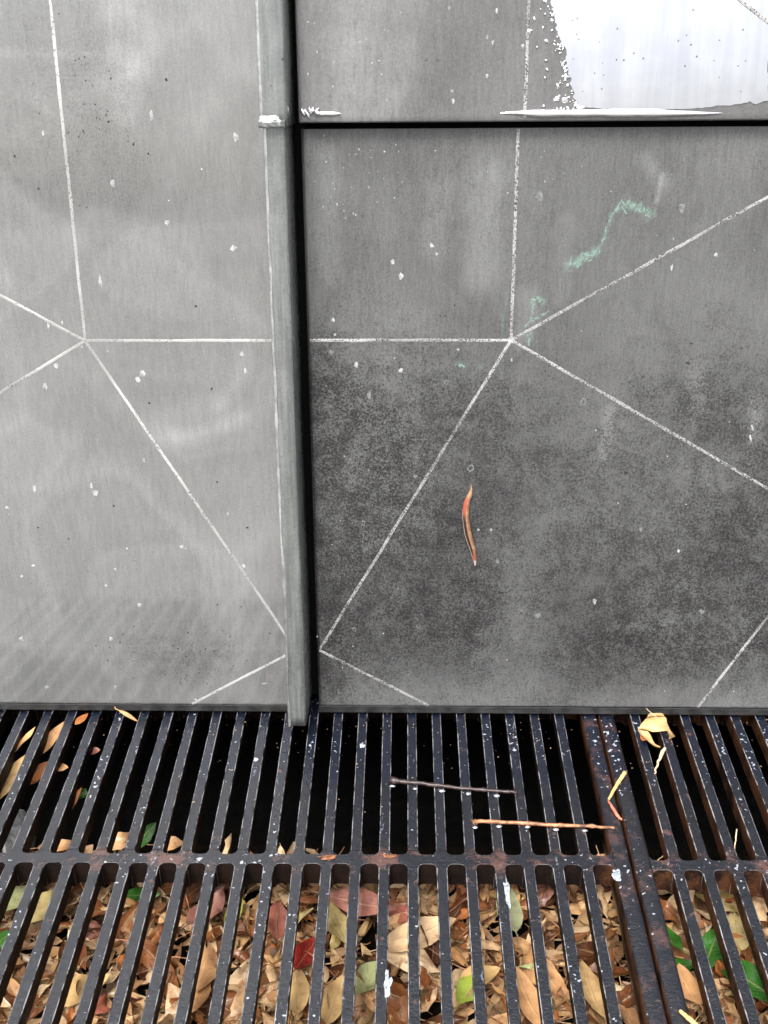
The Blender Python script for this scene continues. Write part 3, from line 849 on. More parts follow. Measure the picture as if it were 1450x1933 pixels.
def bar_mesh(name, y0, y1, seed):
    b = MB(); n = 16; rows = []; h = BW / 2
    prof = [(-h * .72, -BD), (-h, -.0016), (-h * .95, -.0006), (-h * .82, 0), (h * .82, 0), (h * .95, -.0006), (h, -.0016), (h * .72, -BD)]
    for i in range(n + 1):
        y = y0 + (y1 - y0) * i / n; row = []
        for x, z in prof:
            j = .00032 * mn.noise((x * 400, y * 60, seed)); k_ = .0003 * mn.noise((y * 40, x * 200, seed + 9))
            row.append(b.vert((x + j * (1 if 0 < i < n else 0), y, z + k_ * (1 if 0 < i < n else 0))))
        rows.append(row)
    for i in range(n):
        for k in range(8): b.face(rows[i][k], rows[i][(k + 1) % 8], rows[i + 1][(k + 1) % 8], rows[i + 1][k])
    b.face(*rows[0]); b.face(*rows[-1][::-1])
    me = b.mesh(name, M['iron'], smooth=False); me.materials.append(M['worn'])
    for i in range(n):
        for k in (2, 4): me.polygons[i * 8 + k].material_index = 1
    return me


def arc_corner(x, y, sx, sy, n=5):
    """concave fillet from a bar side (x, y+sy*FR) to the rib edge (x+sx*FR, y)"""
    cx_, cy_ = x + sx * FR, y + sy * FR
    return [(cx_ - sx * FR * cos(pi / 2 * i / n), cy_ - sy * FR * sin(pi / 2 * i / n)) for i in range(n + 1)]


def rib(name, xs, xa, xb, far, near, depth, parent, far_teeth=True, near_teeth=True):
    """cast cross rib with rounded slot ends on both edges; xa, xb are its ends"""
    h = BW / 2; up = []
    def edge_pts(y, sy, teeth):
        if not teeth: return [(xa, y), (xb, y)]
        out = [(xa, y + sy * FR)]
        out += arc_corner(xa, y, 1, sy) if False else []
        lst = [xa - h] + xs + [xb + h]
        pts = []
        for k in range(len(lst) - 1):
            a, c = lst[k] + h, lst[k + 1] - h
            pts += arc_corner(a, y, 1, sy) + arc_corner(c, y, -1, sy)[::-1]
        return pts
    A = edge_pts(far, 1, far_teeth); B = edge_pts(near, -1, near_teeth)[::-1]
    ring = A + B; b = MB()
    t = [b.vert((x, y, -.0004)) for x, y in ring]; u = [b.vert((x, y, -depth)) for x, y in ring]
    b.face(*t[::-1]); b.face(*u)
    n = len(ring)
    for k in range(n): b.face(t[k], t[(k + 1) % n], u[(k + 1) % n], u[k])
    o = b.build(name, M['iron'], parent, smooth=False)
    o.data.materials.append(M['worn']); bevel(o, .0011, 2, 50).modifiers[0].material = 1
    return o


bm1 = [bar_mesh('bar', YB0 + FR, YW0 - FR, s) for s in range(4)]; bm2 = [bar_mesh('bar', YN0 + FR, YB1 - FR, s + 10) for s in range(4)]


def grate(x0, x1, rail0, rail1, xs, label, name='drain_grate'):
    """casting from x0 to x1 with side rails of the given widths and bars at xs"""
    e = empty(name, (x0, -.2, 0), (0, 0, 0)); tag(e, label, 'drain grate', 'cast iron drain grates')
    off = Vector((x0, -.2, 0)); sub = []
    for i, x in enumerate(xs):
        for bmx in (bm1, bm2):
            o = link('bar', bmx[(i * 3 + (bmx is bm2)) % 4], e); o.location = (x - off.x, -off.y, 0); sub.append(o)
    for nm, fa, ne, ft, ntt, dp in (('cross_rib', YB0, YB1, True, True, .027), ('end_rail', YW1, YW0, False, True, .03), ('end_rail', YN0, YN1, True, False, .03)):
        o = rib(nm, xs, x0 + rail0, x1 - rail1, fa, ne, dp, e, ft, ntt); o.location = (-off.x, -off.y, 0)
    for a, c in ((x0, x0 + rail0), (x1 - rail1, x1)):
        b = MB(); N = 26
        prof = [(a, -.03), (a, -.0025), (a + .0008, -.0007), (a + .003, 0.0002), (c - .003, 0.0002), (c - .0008, -.0007), (c, -.0025), (c, -.03)]
        rows = []
        for i in range(N + 1):
            y = YN1 + (YW1 - YN1) * i / N
            rows.append([b.vert((px_ + (.0004 * mn.noise((y * 30, px_ * 50, 4)) if 0 < j < 7 else 0), y, pz_ + .0003 * mn.noise((y * 40, px_ * 90, 2)))) for j, (px_, pz_) in enumerate(prof)])
        for i in range(N):
            for k_ in range(8): b.face(rows[i][k_], rows[i][(k_ + 1) % 8], rows[i + 1][(k_ + 1) % 8], rows[i + 1][k_])
        b.face(*rows[0]); b.face(*rows[-1][::-1])
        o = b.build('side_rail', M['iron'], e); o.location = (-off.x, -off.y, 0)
    return e


XJ = 0.1125
bx0 = -0.3732
left_xs = [bx0 + PITCH_B * k for k in range(-9, 17)]            # 26 bars
left_xs = [x for x in left_xs if x < .090]
gl = grate(left_xs[0] - .038, XJ, .022, .0165, left_xs, 'long black cast iron drain grate filling the floor left of the joint')
right_xs = [.1555 + .0280 * k for k in range(11)]
gr_ = grate(XJ + .0030, right_xs[-1] + .03, .0165, .018, right_xs, 'rusty sided drain grate right of the narrow joint')
for e in (gl, gr_): e.rotation_euler.z = GROT

def splash(parent, u, v, su_, sv_, seed, mat, lab):
    b = MB(); p = gp(u, v, 0) - parent.location; n = 22; h = .0007
    o_ = []
    for i in range(n):
        a = 2 * pi * i / n; k_ = 1 + .9 * mn.noise((cos(a) * 1.6, sin(a) * 1.6, seed))
        o_.append((su_ * k_ * cos(a), sv_ * k_ * sin(a)))
    r1 = [b.vert((p.x + x, p.y + y, h - .0003)) for x, y in o_]; r2 = [b.vert((p.x + x * .8, p.y + y * .8, h)) for x, y in o_]
    for i in range(n): b.face(r1[i], r1[(i + 1) % n], r2[(i + 1) % n], r2[i])
    b.face(*r2)
    o = b.build('paint_splash', M[mat], parent); o['label'] = lab


M['blue_white'] = simple('bluish_white_paint', (.33, .37, .42), .4, 0, 260, .7)
M['flake_rust'] = simple('flaking_orange_rust', (.20, .075, .03), .8, 0, 200, .7, .6)
splash(gl, 1166, 1662, .0042, .0075, 1, 'blue_white', 'white splash on the rail beside the joint')
splash(gl, 729, 1868, .0030, .012, 2, 'blue_white', 'bluish white scuff on a bar at the bottom')
splash(gl, 957, 1690, .0026, .014, 3, 'blue_white', 'bluish white scuff below the rib')
splash(gl, 685, 1412, .0026, .005, 4, 'blue_white', 'pale splash on a bar near the wall foot')
splash(gl, 484, 1438, .0026, .0028, 5, 'blue_white', 'round pale dab on a far bar')
splash(gl, 620, 1624, .010, .0024, 6, 'flake_rust', 'orange rust flaking on the cross rib')
splash(gl, 735, 1622, .006, .0026, 7, 'flake_rust', 'smaller orange rust flake on the cross rib')

# ------------------------------------------------------------------ leaves
def leaf_verts(b, l, wd, fold, curl, twist, wave, seed, asym=.0, stem=.25, mtx=None, tint=0., n=10, m_=4, skew=.45, crump=.03):
    rnd = random.Random(seed); base = len(b.v); rows = []
    ph = rnd.uniform(0, 6)
    def tr(p): return (mtx @ Vector(p)) if mtx else Vector(p)
    for i in range(n + 1):
        t = i / n
        hw = wd / 2 * (sin(pi * min(1, max(0, t)) ** (.85 if skew < .5 else 1.15)) ** .85) * (1 + .12 * mn.noise((t * 5, seed, 0)) + .10 * mn.noise((t * 23, seed, 6)))
        if i == n: hw = wd * .01
        if i == 0: hw = wd * .03
        xx = (t - .5) * l; zc = curl * l * ((t - .5) ** 2 * 4 - .4)
        ta = twist * (t - .5)
        yc = .06 * l * sin(t * pi) * asym
        row = []
        for j in range(-m_ // 2, m_ // 2 + 1):
            s = j / (m_ / 2)
            y = hw * s * cos(fold * .6); z = abs(s) * hw * sin(fold) + wave * hw * sin(t * 9 + ph + s * 1.3) * abs(s)
            y, z = y * cos(ta) - z * sin(ta), y * sin(ta) + z * cos(ta)
            z += crump * l * (mn.noise((xx * 55, y * 55, seed * 3.7)) + .5 * mn.noise((xx * 120, y * 120, seed * 1.3)))
            row.append(b.vert(tr((xx, y + yc, z + zc)), (t, s), tint))
        rows.append(row)
    for i in range(n):
        for j in range(m_): b.face(rows[i][j], rows[i + 1][j], rows[i + 1][j + 1], rows[i][j + 1])
    if stem:
        r = .00065; sx = -.5 * l; z0 = curl * l * .6; pr = None
        for k in range(4):
            x = sx - stem * l * k / 3; z = z0 + .04 * l * k / 3; y = .05 * l * (k / 3) ** 2 * rnd.uniform(-1, 1)
            ring = [b.vert(tr((x, y + r * cos(a), z + r * sin(a))), (0, 0), tint) for a in (0, 2.1, 4.2)]
            if pr:
                for q in range(3): b.face(pr[q], pr[(q + 1) % 3], ring[(q + 1) % 3], ring[q])
            pr = ring


LEAFM = []
for s in range(24):
    b = MB(); rn = random.Random(100 + s)
    l = rn.uniform(.055, .105); kind = s % 4
    wd = l * (rn.uniform(.34, .46), rn.uniform(.20, .32), rn.uniform(.30, .42), rn.uniform(.34, .48))[kind]
    fold = (rn.uniform(-.2, .4), rn.uniform(.6, 1.3), rn.uniform(-.9, -.3), rn.uniform(.3, .9))[kind]
    leaf_verts(b, l, wd, fold, rn.uniform(-.22, .30), rn.uniform(-1.6, 1.6), rn.uniform(.15, .5), s, rn.uniform(-1.3, 1.3), rn.choice([0, .15, .3]), skew=rn.random(), n=14, m_=6, crump=rn.uniform(.03, .085))
    LEAFM.append((b.mesh('leaf', None, uv=True), l, wd))


def new_leaf_mesh(mat, l, wd, fold, curl, twist, wave, seed, stem=.2, asym=.3, n=12, m_=4, skew=.4):
    b = MB(); leaf_verts(b, l, wd, fold, curl, twist, wave, seed, asym, stem, n=n, m_=m_, skew=skew)
    return b.mesh('leaf', M[mat], uv=True)


MESHBY = {}
def leaf_mesh(k, cls):
    if (k, cls) not in MESHBY:
        me = LEAFM[k][0].copy(); me.materials.append(M['leaf_' + cls]); MESHBY[(k, cls)] = me
    return MESHBY[(k, cls)]


ORD = ['first', 'second', 'third', 'fourth', 'fifth', 'sixth', 'seventh', 'eighth', 'ninth', 'tenth', 'eleventh', 'twelfth', 'thirteenth', 'fourteenth', 'fifteenth', 'sixteenth', 'seventeenth', 'eighteenth', 'nineteenth', 'twentieth', 'twenty-first', 'twenty-second', 'twenty-third', 'twenty-fourth', 'twenty-fifth']


def slot_words(p):
    """through which slot of the grate the camera side sees the point p"""
    d = p - CAM; t = -CAM.z / d.z; g = CAM + d * t
    if g.x < XJ:
        k = int((left_xs[-1] + PITCH_B - g.x) / PITCH_B); side = 'left'
    else:
        k = int((g.x - .1275) / .028); side = 'right'
    k = max(0, min(k, len(ORD) - 1))
    row = 'far row' if g.y > (YB0 + YB1) / 2 else ('near row' if g.y < -.335 else 'middle')
    return ORD[k], side, row, g


CNAME = {'tan': 'tan', 'brown': 'dark brown', 'rust': 'rust orange', 'pink': 'dull pink', 'olive': 'olive yellow', 'pale_green': 'pale green'}
rnd = random.Random(21)
# unseen-between filler: a matted mass of leaf scraps, too many and too small to count
b = MB()
for i in range(2600):
    x = rnd.uniform(-.64, .44); y = rnd.uniform(-.44, -.145 if x < -.2 else -.17); z = bed_z(x, y) - .008 + rnd.uniform(-.004, .007)
    l = rnd.uniform(.02, .055)
    mt = Matrix.Translation((x, y, z)) @ Matrix.Rotation(rnd.uniform(0, 6.28), 4, 'Z') @ Matrix.Rotation(rnd.gauss(0, .5), 4, 'X') @ Matrix.Rotation(rnd.gauss(0, .35), 4, 'Y')
    leaf_verts(b, l, l * rnd.uniform(.15, .5), rnd.uniform(-.3, .9), rnd.uniform(-.1, .25), rnd.uniform(-1, 1), .3, i, 0, rnd.choice([0, 0, .4]), mt, rnd.random(), n=5, m_=2)
o = b.build('leaf_litter', M['litter'], uv=True, att='tint')
tag(o, 'matted brown leaf scraps covering the drain bottom under the grates', 'leaf litter', kind='stuff')
# thin stalks lying in the litter
b = MB()
for i in range(170):
    x = rnd.uniform(-.6, .36); y = rnd.uniform(-.42, -.17); z = bed_z(x, y) + rnd.uniform(.002, .012); a = rnd.uniform(0, 6.28); l = rnd.uniform(.02, .07)
    pts = [(x + cos(a) * l * (f - .5), y + sin(a) * l * (f - .5), z + .006 * sin(f * 3 + i) + rnd.uniform(-.001, .001)) for f in (0, .25, .5, .75, 1)]
    tube(b, pts, [.0009, .0008, .0007, .0006, .0004], 4)
o = b.build('leaf_stalks', M['twig_orange'])
tag(o, 'thin orange brown leaf stalks strewn through the litter under the grates', 'leaf stalks', kind='stuff')

labels = {}
n_leaf = 0
tries = 0
while n_leaf < 298 and tries < 4000:
    tries += 1
    x = rnd.uniform(-.55, .31); y = rnd.uniform(-.365, -.150 if x < -.2 else -.176)
    p = Vector((x, y, bed_z(x, y)))
    v = p - CAM; dep = v.dot(f_)
    uu = 725 + FPX * v.dot(r_) / dep; vv = 966.5 - FPX * v.dot(u_) / dep
    if not (-40 < uu < 1490 and 1570 < vv < 1960): continue
    cls = rnd.choices(['tan', 'brown', 'rust', 'pink', 'olive', 'pale_green'], [50, 31, 9, 3, 5, 2])[0]
    k = rnd.randrange(len(LEAFM)); sc = rnd.uniform(.38, .74)
    o = link('leaf', leaf_mesh(k, cls))
    o.location = (x, y, p.z + rnd.uniform(-.004, .010)); o.scale = (sc, sc, sc)
    o.rotation_euler = (rnd.gauss(0, .7) + (pi if rnd.random() < .4 else 0), rnd.gauss(0, .5), rnd.uniform(0, 6.28))
    od, side, row, g = slot_words(p)
    size = 'small' if sc * LEAFM[k][1] < .036 else ('large' if sc * LEAFM[k][1] > .052 else 'middling')
    where = {'far row': 'far row', 'near row': 'near edge', 'middle': 'mid bed'}[row]
    shp = ('flat', 'rolled', 'arched', 'cupped')[k % 4]; cz = abs(cos(o.rotation_euler.z))
    lie = 'crosswise' if cz > .86 else ('lengthwise' if cz < .5 else 'aslant')
    lab = f'{size} {shp} {CNAME[cls]} leaf lying {lie}, {where}, {od} slot {side} of joint'
    labels[lab] = 1
    tag(o, lab, 'leaf', 'fallen leaves lying in the drain under the grates')
    n_leaf += 1


def leaf_at(u, v, z, mat, l, wd, ang, label, tilt=(0, 0), fold=.3, curl=.06, twist=.2, wave=.15, stem=.2, seed=1, asym=.3, skew=.4, m_=4):
    l, wd = l * .84, wd * .84
    me = new_leaf_mesh(mat, l, wd, fold, curl, twist, wave, seed, stem, asym, m_=m_, skew=skew)
    o = link('leaf', me); p = gp(u, v, z); o.location = p
    o.rotation_euler = (tilt[0], tilt[1], radians(ang)); tag(o, label, 'leaf', 'singled out leaves in and on the drain')
    return o


ZB = -.052
leaf_at(1262, 1765, ZB, 'leaf_green', .052, .022, 110, 'narrow glossy green leaf beside the right grate rail', (.3, .1), seed=31)
leaf_at(1345, 1790, ZB + .002, 'leaf_green', .062, .030, 60, 'broad glossy green leaf under the first full bars right of the joint', (.1, -.2), seed=32)
leaf_at(1412, 1850, ZB + .003, 'leaf_green', .085, .038, 130, 'large wet green leaf near the lower right corner', (-.1, .15), seed=33, curl=-.05)
leaf_at(1283, 1826, ZB - .006, 'leaf_green', .04, .02, 20, 'small dark green leaf half hidden under the right rail', (.2, .1), seed=34)
leaf_at(580, 1800, ZB, 'leaf_red', .062, .027, 70, 'wet dark red leaf between two bars below the rust patch', (.2, .2), seed=35)
leaf_at(405, 1708, ZB + .002, 'leaf_pink', .060, .024, 80, 'salmon pink leaf just below the cross rib, left of the seam', (0, .1), seed=36, fold=.1)
leaf_at(378, 1722, ZB, 'leaf_pink', .046, .022, 60, 'pink leaf next to the salmon leaf below the cross rib', (.1, 0), seed=37, fold=.15)
leaf_at(525, 1738, ZB + .001, 'leaf_pink', .064, .030, 95, 'rosy folded leaf below the cross rib under the seam', (.3, .1), seed=38)
leaf_at(442, 1725, ZB - .002, 'leaf_lime', .050, .018, 75, 'lime green leaf edge beside the salmon pink leaf', (.5, 0), seed=39)
leaf_at(963, 1712, ZB + .004, 'leaf_sage', .078, .030, 95, 'pale sage green leaf split by a bar below the second twig', (.05, 0), seed=40, fold=.05, wave=.04)
leaf_at(888, 1866, ZB, 'leaf_lime', .055, .026, 60, 'bright lime green leaf at the bottom edge', (.2, .1), seed=41)
leaf_at(905, 1845, ZB - .004, 'leaf_yellow', .055, .026, 30, 'yellow leaf behind the lime green leaf at the bottom', (.1, .1), seed=42)
leaf_at(790, 1765, ZB + .004, 'leaf_tan', .095, .040, 25, 'big smooth tan leaf spanning two slots below the rib', (.1, -.05), seed=43, fold=.15, wave=.08)
leaf_at(680, 1705, ZB + .003, 'leaf_pink', .085, .034, -15, 'broad mauve brown leaf against the cross rib shadow', (.25, 0), seed=44, fold=.15)
leaf_at(700, 1845, ZB + .002, 'leaf_pale_green', .060, .030, 60, 'pale olive leaf with dark spots near the bottom', (.1, .1), seed=45)
leaf_at(640, 1745, ZB + .003, 'leaf_olive', .082, .030, 110, 'long olive buff leaf left of the big tan leaf', (.3, .1), seed=46)
leaf_at(24, 1700, ZB + .002, 'leaf_pale_green', .066, .032, 70, 'pale green leaf at the left edge below the rib', (.1, .2), seed=47)
leaf_at(90, 1708, ZB + .003, 'leaf_olive', .085, .034, 60, 'big pale tan leaf with brown spots near the left edge', (.1, .1), seed=48)
leaf_at(268, 1690, ZB - .002, 'leaf_green', .045, .020, 20, 'green leaf tip poking out below the rib on the left', (.2, .3), seed=49)
leaf_at(2, 1775, ZB, 'leaf_green', .04, .020, 60, 'green leaf cut by the left edge of the picture', (.2, .1), seed=50)
leaf_at(385, 1830, ZB + .004, 'leaf_buff', .070, .036, 85, 'large bright buff leaf near the bottom left of the seam', (.1, .1), seed=51, fold=.2)
leaf_at(375, 1880, ZB + .004, 'leaf_buff', .062, .026, 80, 'bright buff leaf at the bottom edge under the buff pair', (.1, .2), seed=52, fold=.4)
leaf_at(150, 1870, ZB + .004, 'leaf_yellow', .070, .032, 40, 'yellow tan leaf near the bottom left corner', (.2, .1), seed=53)
leaf_at(560, 1870, ZB + .004, 'leaf_yellow', .078, .032, 95, 'pale yellow leaf with a brown blotch at the bottom', (.1, .2), seed=54)
leaf_at(632, 1890, ZB + .003, 'leaf_yellow', .070, .03, 80, 'creamy yellow leaf near the bottom middle', (.1, .1), seed=55)
leaf_at(1390, 1760, ZB + .002, 'leaf_olive', .060, .034, 80, 'pale buff leaf under the right grate', (.1, .1), seed=56, fold=.1)
leaf_at(1300, 1860, ZB + .002, 'leaf_buff', .058, .034, 100, 'light buff leaf beside the green leaves at lower right', (.1, .1), seed=57, fold=.2)
leaf_at(1120, 1870, ZB + .004, 'leaf_yellow', .085, .028, 100, 'long golden leaf near the joint at the bottom', (.2, .1), seed=58)
leaf_at(1000, 1885, ZB + .003, 'leaf_buff', .080, .03, 110, 'buff leaf at the bottom edge under the twigs', (.1, -.1), seed=59)

# leaves caught in the far slots
leaf_at(22, 1470, -.026, 'leaf_yellow', .090, .022, 76, 'long yellow leaf caught in a slot at the left edge', (.5, -.1), seed=61, fold=.4, stem=.1, asym=.6)
leaf_at(45, 1400, -.010, 'leaf_buff', .055, .014, 70, 'curled buff leaf overlapping the long yellow leaf', (-.3, -.1), seed=62, fold=.5, stem=.35)
leaf_at(98, 1394, -.018, 'leaf_buff', .066, .015, 72, 'slim buff leaf wedged in a slot near the left edge', (.6, -.12), seed=63, fold=.1, stem=.05)
leaf_at(67, 1462, -.03, 'leaf_rust', .055, .022, 66, 'dull orange leaf deep in the slot below the slim buff leaf', (.3, 0), seed=64)
leaf_at(116, 1448, -.014, 'leaf_buff', .024, .017, 120, 'torn square leaf scrap in a far slot', (.2, .2), seed=65, stem=0, fold=.1)
leaf_at(134, 1520, -.022, 'leaf_rust', .052, .011, 70, 'thin pointed orange leaf in a far slot', (.4, -.3), seed=66, fold=.5, stem=.3)
leaf_at(153, 1500, -.03, 'leaf_green', .028, .018, 80, 'dull green leaf scrap behind the thin pointed leaf', (.3, .2), seed=67, stem=0)
leaf_at(154, 1358, -.004, 'leaf_rust', .030, .010, 70, 'small brown leaf tip at the wall foot on the left', (.4, .1), seed=68, stem=0)
leaf_at(175, 1418, -.02, 'leaf_pink', .020, .014, 30, 'tiny pink brown scrap in a far slot', (.3, .2), seed=69, stem=0)
leaf_at(243, 1352, .006, 'leaf_buff', .034, .006, -28, 'thin pale curled scrap at the wall foot', (.6, .2), seed=70, fold=.8, stem=.2)
leaf_at(275, 1577, -.045, 'leaf_green', .040, .018, 55, 'dark green leaf peeping over the cross rib', (.7, -.4), seed=71, stem=0)
leaf_at(225, 1590, -.05, 'leaf_tan', .05, .022, 20, 'curled tan leaf peeping over the cross rib', (.4, -.2), seed=72)
leaf_at(320, 1594, -.05, 'leaf_buff', .04, .02, 0, 'buff leaf just visible behind the cross rib', (.3, -.1), seed=73)
leaf_at(110, 1598, -.045, 'leaf_buff', .05, .02, 10, 'pale leaf behind the cross rib at far left', (.2, 0), seed=74)

# yellow folded leaf on the right grate
b = MB()
def yl(u, v, h): 
    p = gp(u, v, h); return p
def zy(a_, c_): return (1050 + a_ / 4.833, 1330 + c_ / 4.833)


def sheet(top_, bot_, ht, hb, n=12, m_=5, seed=0):
    """ruled sheet between two outlines (each a list of points), with heights along both"""
    def along(pl, f):
        t = f * (len(pl) - 1); k = min(int(t), len(pl) - 2); f2 = t - k
        return (pl[k][0] * (1 - f2) + pl[k + 1][0] * f2, pl[k][1] * (1 - f2) + pl[k + 1][1] * f2)
    g = []
    for i in range(n + 1):
        f = i / n; a_, c_ = along(top_, f), along(bot_, f); h0 = ht[0] + (ht[-1] - ht[0]) * f; h1 = hb[0] + (hb[-1] - hb[0]) * f
        row = []
        for j in range(m_ + 1):
            e = j / m_; u, v = zy(a_[0] * (1 - e) + c_[0] * e, a_[1] * (1 - e) + c_[1] * e)
            h = h0 * (1 - e) + h1 * e + .0035 * sin(pi * e) * sin(pi * f) + .0012 * mn.noise((f * 4, e * 3, seed))
            row.append(b.vert(gp(u, v, h), (f, e * 2 - 1)))
        g.append(row)
    for i in range(n):
        for j in range(m_): b.face(g[i][j], g[i][j + 1], g[i + 1][j + 1], g[i + 1][j])


sheet([(745, 232), (772, 180), (820, 128), (870, 110), (930, 106), (985, 110), (1003, 122)], [(746, 238), (790, 226), (832, 234), (880, 250), (940, 246), (990, 240), (1014, 238)], (.012, .020), (.009, .014))
sheet([(1003, 122), (1012, 165), (1040, 230), (1070, 272), (1086, 291)], [(990, 238), (1014, 245), (1022, 270), (1030, 290), (1028, 317)], (.020, .004), (.014, .002), 8, 3, 3)
sheet([(748, 232), (835, 242), (860, 275), (885, 330), (905, 362), (952, 384)], [(745, 240), (782, 278), (815, 312), (852, 348), (895, 382), (945, 396)], (.012, .003), (.009, .001), 10, 3, 5)
sheet([(830, 118), (842, 88), (852, 80), (930, 76), (972, 78), (985, 104)], [(824, 126), (850, 112), (880, 108), (930, 106), (970, 107), (990, 112)], (.021, .022), (.018, .020), 8, 3, 8)
pc_ = sum((Vector(v) for v in b.v), Vector()) / len(b.v)
b.v = [tuple(Vector(v) - pc_) for v in b.v]
o = b.build('leaf', M['leaf_yellow'], uv=True); o.location = pc_
tag(o, 'folded pale yellow leaf arched over the right grate at the wall foot', 'leaf', 'singled out leaves in and on the drain')
leaf_at(1218, 1392, .004, 'leaf_rust', .026, .012, 60, 'small rust brown leaf under the folded yellow leaf', (.2, .2), seed=80, stem=0)

# curled dry leaf stuck to the dark sheet
b = MB()
path = [(889, 912, .8, 'a'), (890, 922, 2, 0), (887, 932, 4.6, 0), (881, 945, 5.6, 0), (879, 960, 6.2, 0), (879, 975, 6.0, 0), (881, 990, 6.2, 0), (883, 1003, 6.4, 0), (887, 1018, 5.8, 0), (892, 1034, 5.0, 0), (895, 1048, 4.2, 0), (897, 1058, 2.6, 0), (897, 1066, 1.4, 0)]
rows = []
for i, (u, v, hw, _) in enumerate(path):
    x, z = wp(u, v); t = i / (len(path) - 1); h = .0018 + .004 * sin(pi * t)
    a = .35 + 1.1 * sin(pi * t) * (1 if i > 4 else .5)
    row = []
    for j, s in enumerate((-1, -.6, -.15, .35, .8, 1)):
        yy = h * (.25 + (1.0 - (s * .8) ** 2)) if s > -.3 else h * (.3 + .9 * abs(s) * (1 if i > 3 else .4))
        row.append(b.vert((x + hw * px * s * 1.1, und(x, z) - .0004 - yy, z), (t, s * .9)))
    rows.append(row)
for i in range(len(rows) - 1):
    for j in range(5): b.face(rows[i][j], rows[i][j + 1], rows[i + 1][j + 1], rows[i + 1][j])
pc_ = Vector((*wp(888, 985), 0)); pc_ = Vector((pc_.x, 0, pc_.y))
b.v = [tuple(Vector(v) - pc_) for v in b.v]
T = NT('leaf_dry_striped'); uv = T.node('ShaderNodeUVMap').outputs[0]; sx = T.node('ShaderNodeSeparateXYZ'); T.put(sx.inputs[0], uv)
tt, ss = sx.outputs[0], sx.outputs[1]
nn = T.noise(T.coord(), 160, 4, .65)
col = T.mix(T.ramp(nn, .35, .7), (.21, .085, .04), (.36, .235, .135))
red = T.math('MULTIPLY', T.ramp(T.math('ABSOLUTE', T.math('SUBTRACT', tt, .30)), .14, .05), T.ramp(T.math('ADD', ss, T.math('MULTIPLY', nn, .8)), .9, .2))
col = T.mix(T.math('MULTIPLY', red, .9), col, (.28, .05, .025))
col = T.mix(T.ramp(tt, .86, .93), col, (.48, .42, .38)); col = T.mix(T.math('MULTIPLY', T.ramp(T.math('ABSOLUTE', T.math('SUBTRACT', tt, .85)), .07, .02), .9), col, (.30, .06, .04))
inner = T.math('MULTIPLY', T.math('MULTIPLY', T.ramp(ss, .02, -.12), T.ramp(tt, .86, .78)), T.math('MULTIPLY', T.ramp(tt, .34, .44), T.ramp(ss, -.80, -.72)))
col = T.mix(T.math('MULTIPLY', inner, .95), col, (.012, .003, .0025))
col = T.mix(T.math('MULTIPLY', T.ramp(ss, -.78, -.86), T.ramp(tt, .3, .36)), col, (.50, .45, .40))
T.bump(T.math('ADD', nn, T.noise(T.map(T.coord(), (900, 900, 60)), 1, 3, .6)), .6, .001)
T.set(Base_Color=col, Roughness=.6)
o = b.build('leaf', T.m, uv=True)
o.rotation_euler = (-LEAN, 0, 0); o.location = to_world(pc_)
tag(o, 'curled narrow orange leaf stuck to the dark metal sheet', 'leaf')

# ------------------------------------------------------------------ twigs and straws on the grate
def twig(name, label, cat, mat, pts, rad, z=.0018, knots=(), wob=.12, seed=1):
    P3 = [gp(u, v, h if h is not None else z) for u, v, h in pts]; fine = []; rr = []
    nseg = 7
    for k in range(len(P3) - 1):
        for s in range(nseg):
            f = s / nseg; p = P3[k].lerp(P3[k + 1], f) + Vector((mn.noise((k + f * 3, seed, 0)), mn.noise((k + f * 3, seed, 4)), 0)) * .0012
            fine.append(p); rr.append((rad[k] * (1 - f) + rad[k + 1] * f) * (1 + wob * mn.noise((k * 3 + f * 6, seed, 2))))
    fine.append(P3[-1]); rr.append(rad[-1])
    for i in knots:
        rr[i] *= 1.45
    o0 = fine[len(fine) // 2].copy(); b = MB(); tube(b, [p - o0 for p in fine], rr, 8, .1, seed)
    o = b.build(name, M[mat]); o.location = o0
    return tag(o, label, cat)


twig('twig', 'dark brown twig lying across five bars, farther from the camera', 'twig', 'twig_dark',
     [(735, 1473, None), (800, 1479, None), (870, 1488, None), (930, 1492, None), (976, 1496, None)], [.0028, .0021, .0019, .0018, .0018], knots=(0, 1, 9, 19, 28), seed=3)
twig('twig', 'orange brown twig lying across five bars, nearer the cross rib', 'twig', 'twig_orange',
     [(893, 1554, None), (905, 1550, None), (990, 1554, None), (1050, 1558, None), (1110, 1559, None), (1160, 1563, None)], [.0029, .0020, .0018, .0017, .0016, .0012], knots=(0, 3, 15, 22, 29), seed=5)
twig('straw', 'yellow straw lying over the joint between the grates', 'straw', 'straw', [(1180, 1458, .006), (1168, 1476, .003), (1157, 1494, .002), (1150, 1509, .0018)], [.0022, .0020, .0017, .0012], seed=6)
twig('straw', 'short reddish straw touching the foot of the yellow straw', 'straw', 'straw_red', [(1148, 1511, .002), (1157, 1526, .002), (1166, 1540, .002), (1173, 1548, .002)], [.0010, .0016, .0017, .0010], seed=7)
twig('stem', 'pale leaf stem hanging below the folded yellow leaf', 'stem', 'stem', [(1256, 1412, .004), (1250, 1420, .003), (1242, 1442, .001), (1235, 1462, -.001), (1233, 1472, -.003)], [.0014, .0022, .0011, .0009, .0007], seed=8)
twig('straw', 'fine pale straw standing in a slot of the right grate', 'straw', 'stem', [(1391, 1565, .002), (1388, 1590, -.004), (1384, 1615, -.012)], [.0006, .0006, .0005], seed=9)
twig('straw', 'tan straw at the bottom edge on the right grate rail', 'straw', 'straw', [(1283, 1908, .002), (1300, 1922, .003), (1325, 1945, .004)], [.0014, .0022, .0022], seed=10)
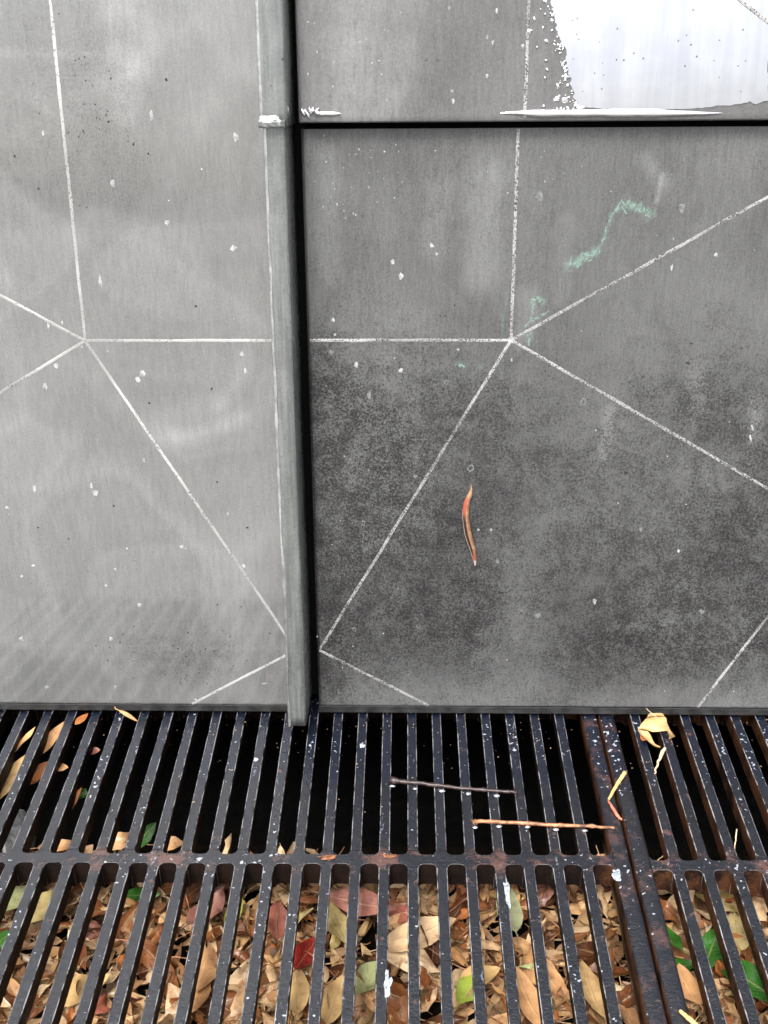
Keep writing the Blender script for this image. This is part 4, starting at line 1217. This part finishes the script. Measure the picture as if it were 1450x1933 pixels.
twig('straw', 'thin white thread above the folded yellow leaf', 'straw', 'stem', [(1219, 1337, .030), (1231, 1347, .031), (1242, 1356, .029)], [.0004, .0005, .0004], seed=12)
b = MB()
for u, v in [(784, 1489), (834, 1493), (884, 1498), (938, 1502), (741, 1484), (897, 1562), (942, 1560), (996, 1561), (1050, 1566), (1104, 1568)]:
    p = gp(u, v, .0004); n = 9; sx_, sy_ = random.uniform(.0025, .004), random.uniform(.0012, .0022)
    o_ = [b.vert(p + Vector((sx_ * cos(2 * pi * i / n) * random.uniform(.8, 1.15), sy_ * sin(2 * pi * i / n) * random.uniform(.8, 1.15), 0))) for i in range(n)]
    m_ = [b.vert(p + Vector((sx_ * .6 * cos(2 * pi * i / n), sy_ * .6 * sin(2 * pi * i / n), .0011))) for i in range(n)]
    for i in range(n): b.face(o_[i], o_[(i + 1) % n], m_[(i + 1) % n], m_[i])
    b.face(*m_)
o = b.build('water_beads', M['wetspot'])
tag(o, 'bright beads of water where the twigs touch the bars', 'water beads', kind='stuff')
# broken lump of pale concrete under the left end
b = MB(); rn = random.Random(5); ring = []
for j in range(5):
    ring.append([b.vert((.012 * cos(2 * pi * k / 9) * (1, 1.1, 1, .9, .5)[j] * rn.uniform(.85, 1.15), .05 * sin(2 * pi * k / 9) * (1, 1, .95, .85, .5)[j] * rn.uniform(.9, 1.1), -.05 + .0125 * j)) for k in range(9)])
for j in range(4):
    for k in range(9): b.face(ring[j][k], ring[j][(k + 1) % 9], ring[j + 1][(k + 1) % 9], ring[j + 1][k])
b.face(*ring[-1])
o = b.build('concrete_lump', M['conc']); o.location = gp(24, 1560, -.03); o.rotation_euler = (0, 0, .1)
tag(o, 'pale broken concrete lump under the bars at the left edge', 'concrete')
# crumbs of grit and bark on the bars near the wall
b = MB(); rn = random.Random(9)
for i in range(230):
    if rn.random() < .55:
        x = rn.choice(left_xs + right_xs[:6]) + rn.gauss(0, .003); y = rn.triangular(-.20, .012, .0); z = .0006
    else:
        x = rn.uniform(-.52, .30); y = rn.triangular(-.08, .02, .015); z = -.012 + rn.uniform(-.02, .006)
    s = rn.uniform(.0004, .0012)
    i0 = [b.vert((x + s * rn.uniform(.6, 1.4) * a, y + s * rn.uniform(.6, 1.6) * c, z + s * .5 * d)) for a, c, d in ((1, 0, 0), (0, 1, 0), (-1, 0, 0), (0, -1, 0), (0, 0, 1))]
    for k in range(4): b.face(i0[k], i0[(k + 1) % 4], i0[4])
o = b.build('grit', M['leaf_crumb'], smooth=False)
tag(o, 'pale crumbs of grit scattered on the bars along the wall foot', 'grit', kind='stuff')
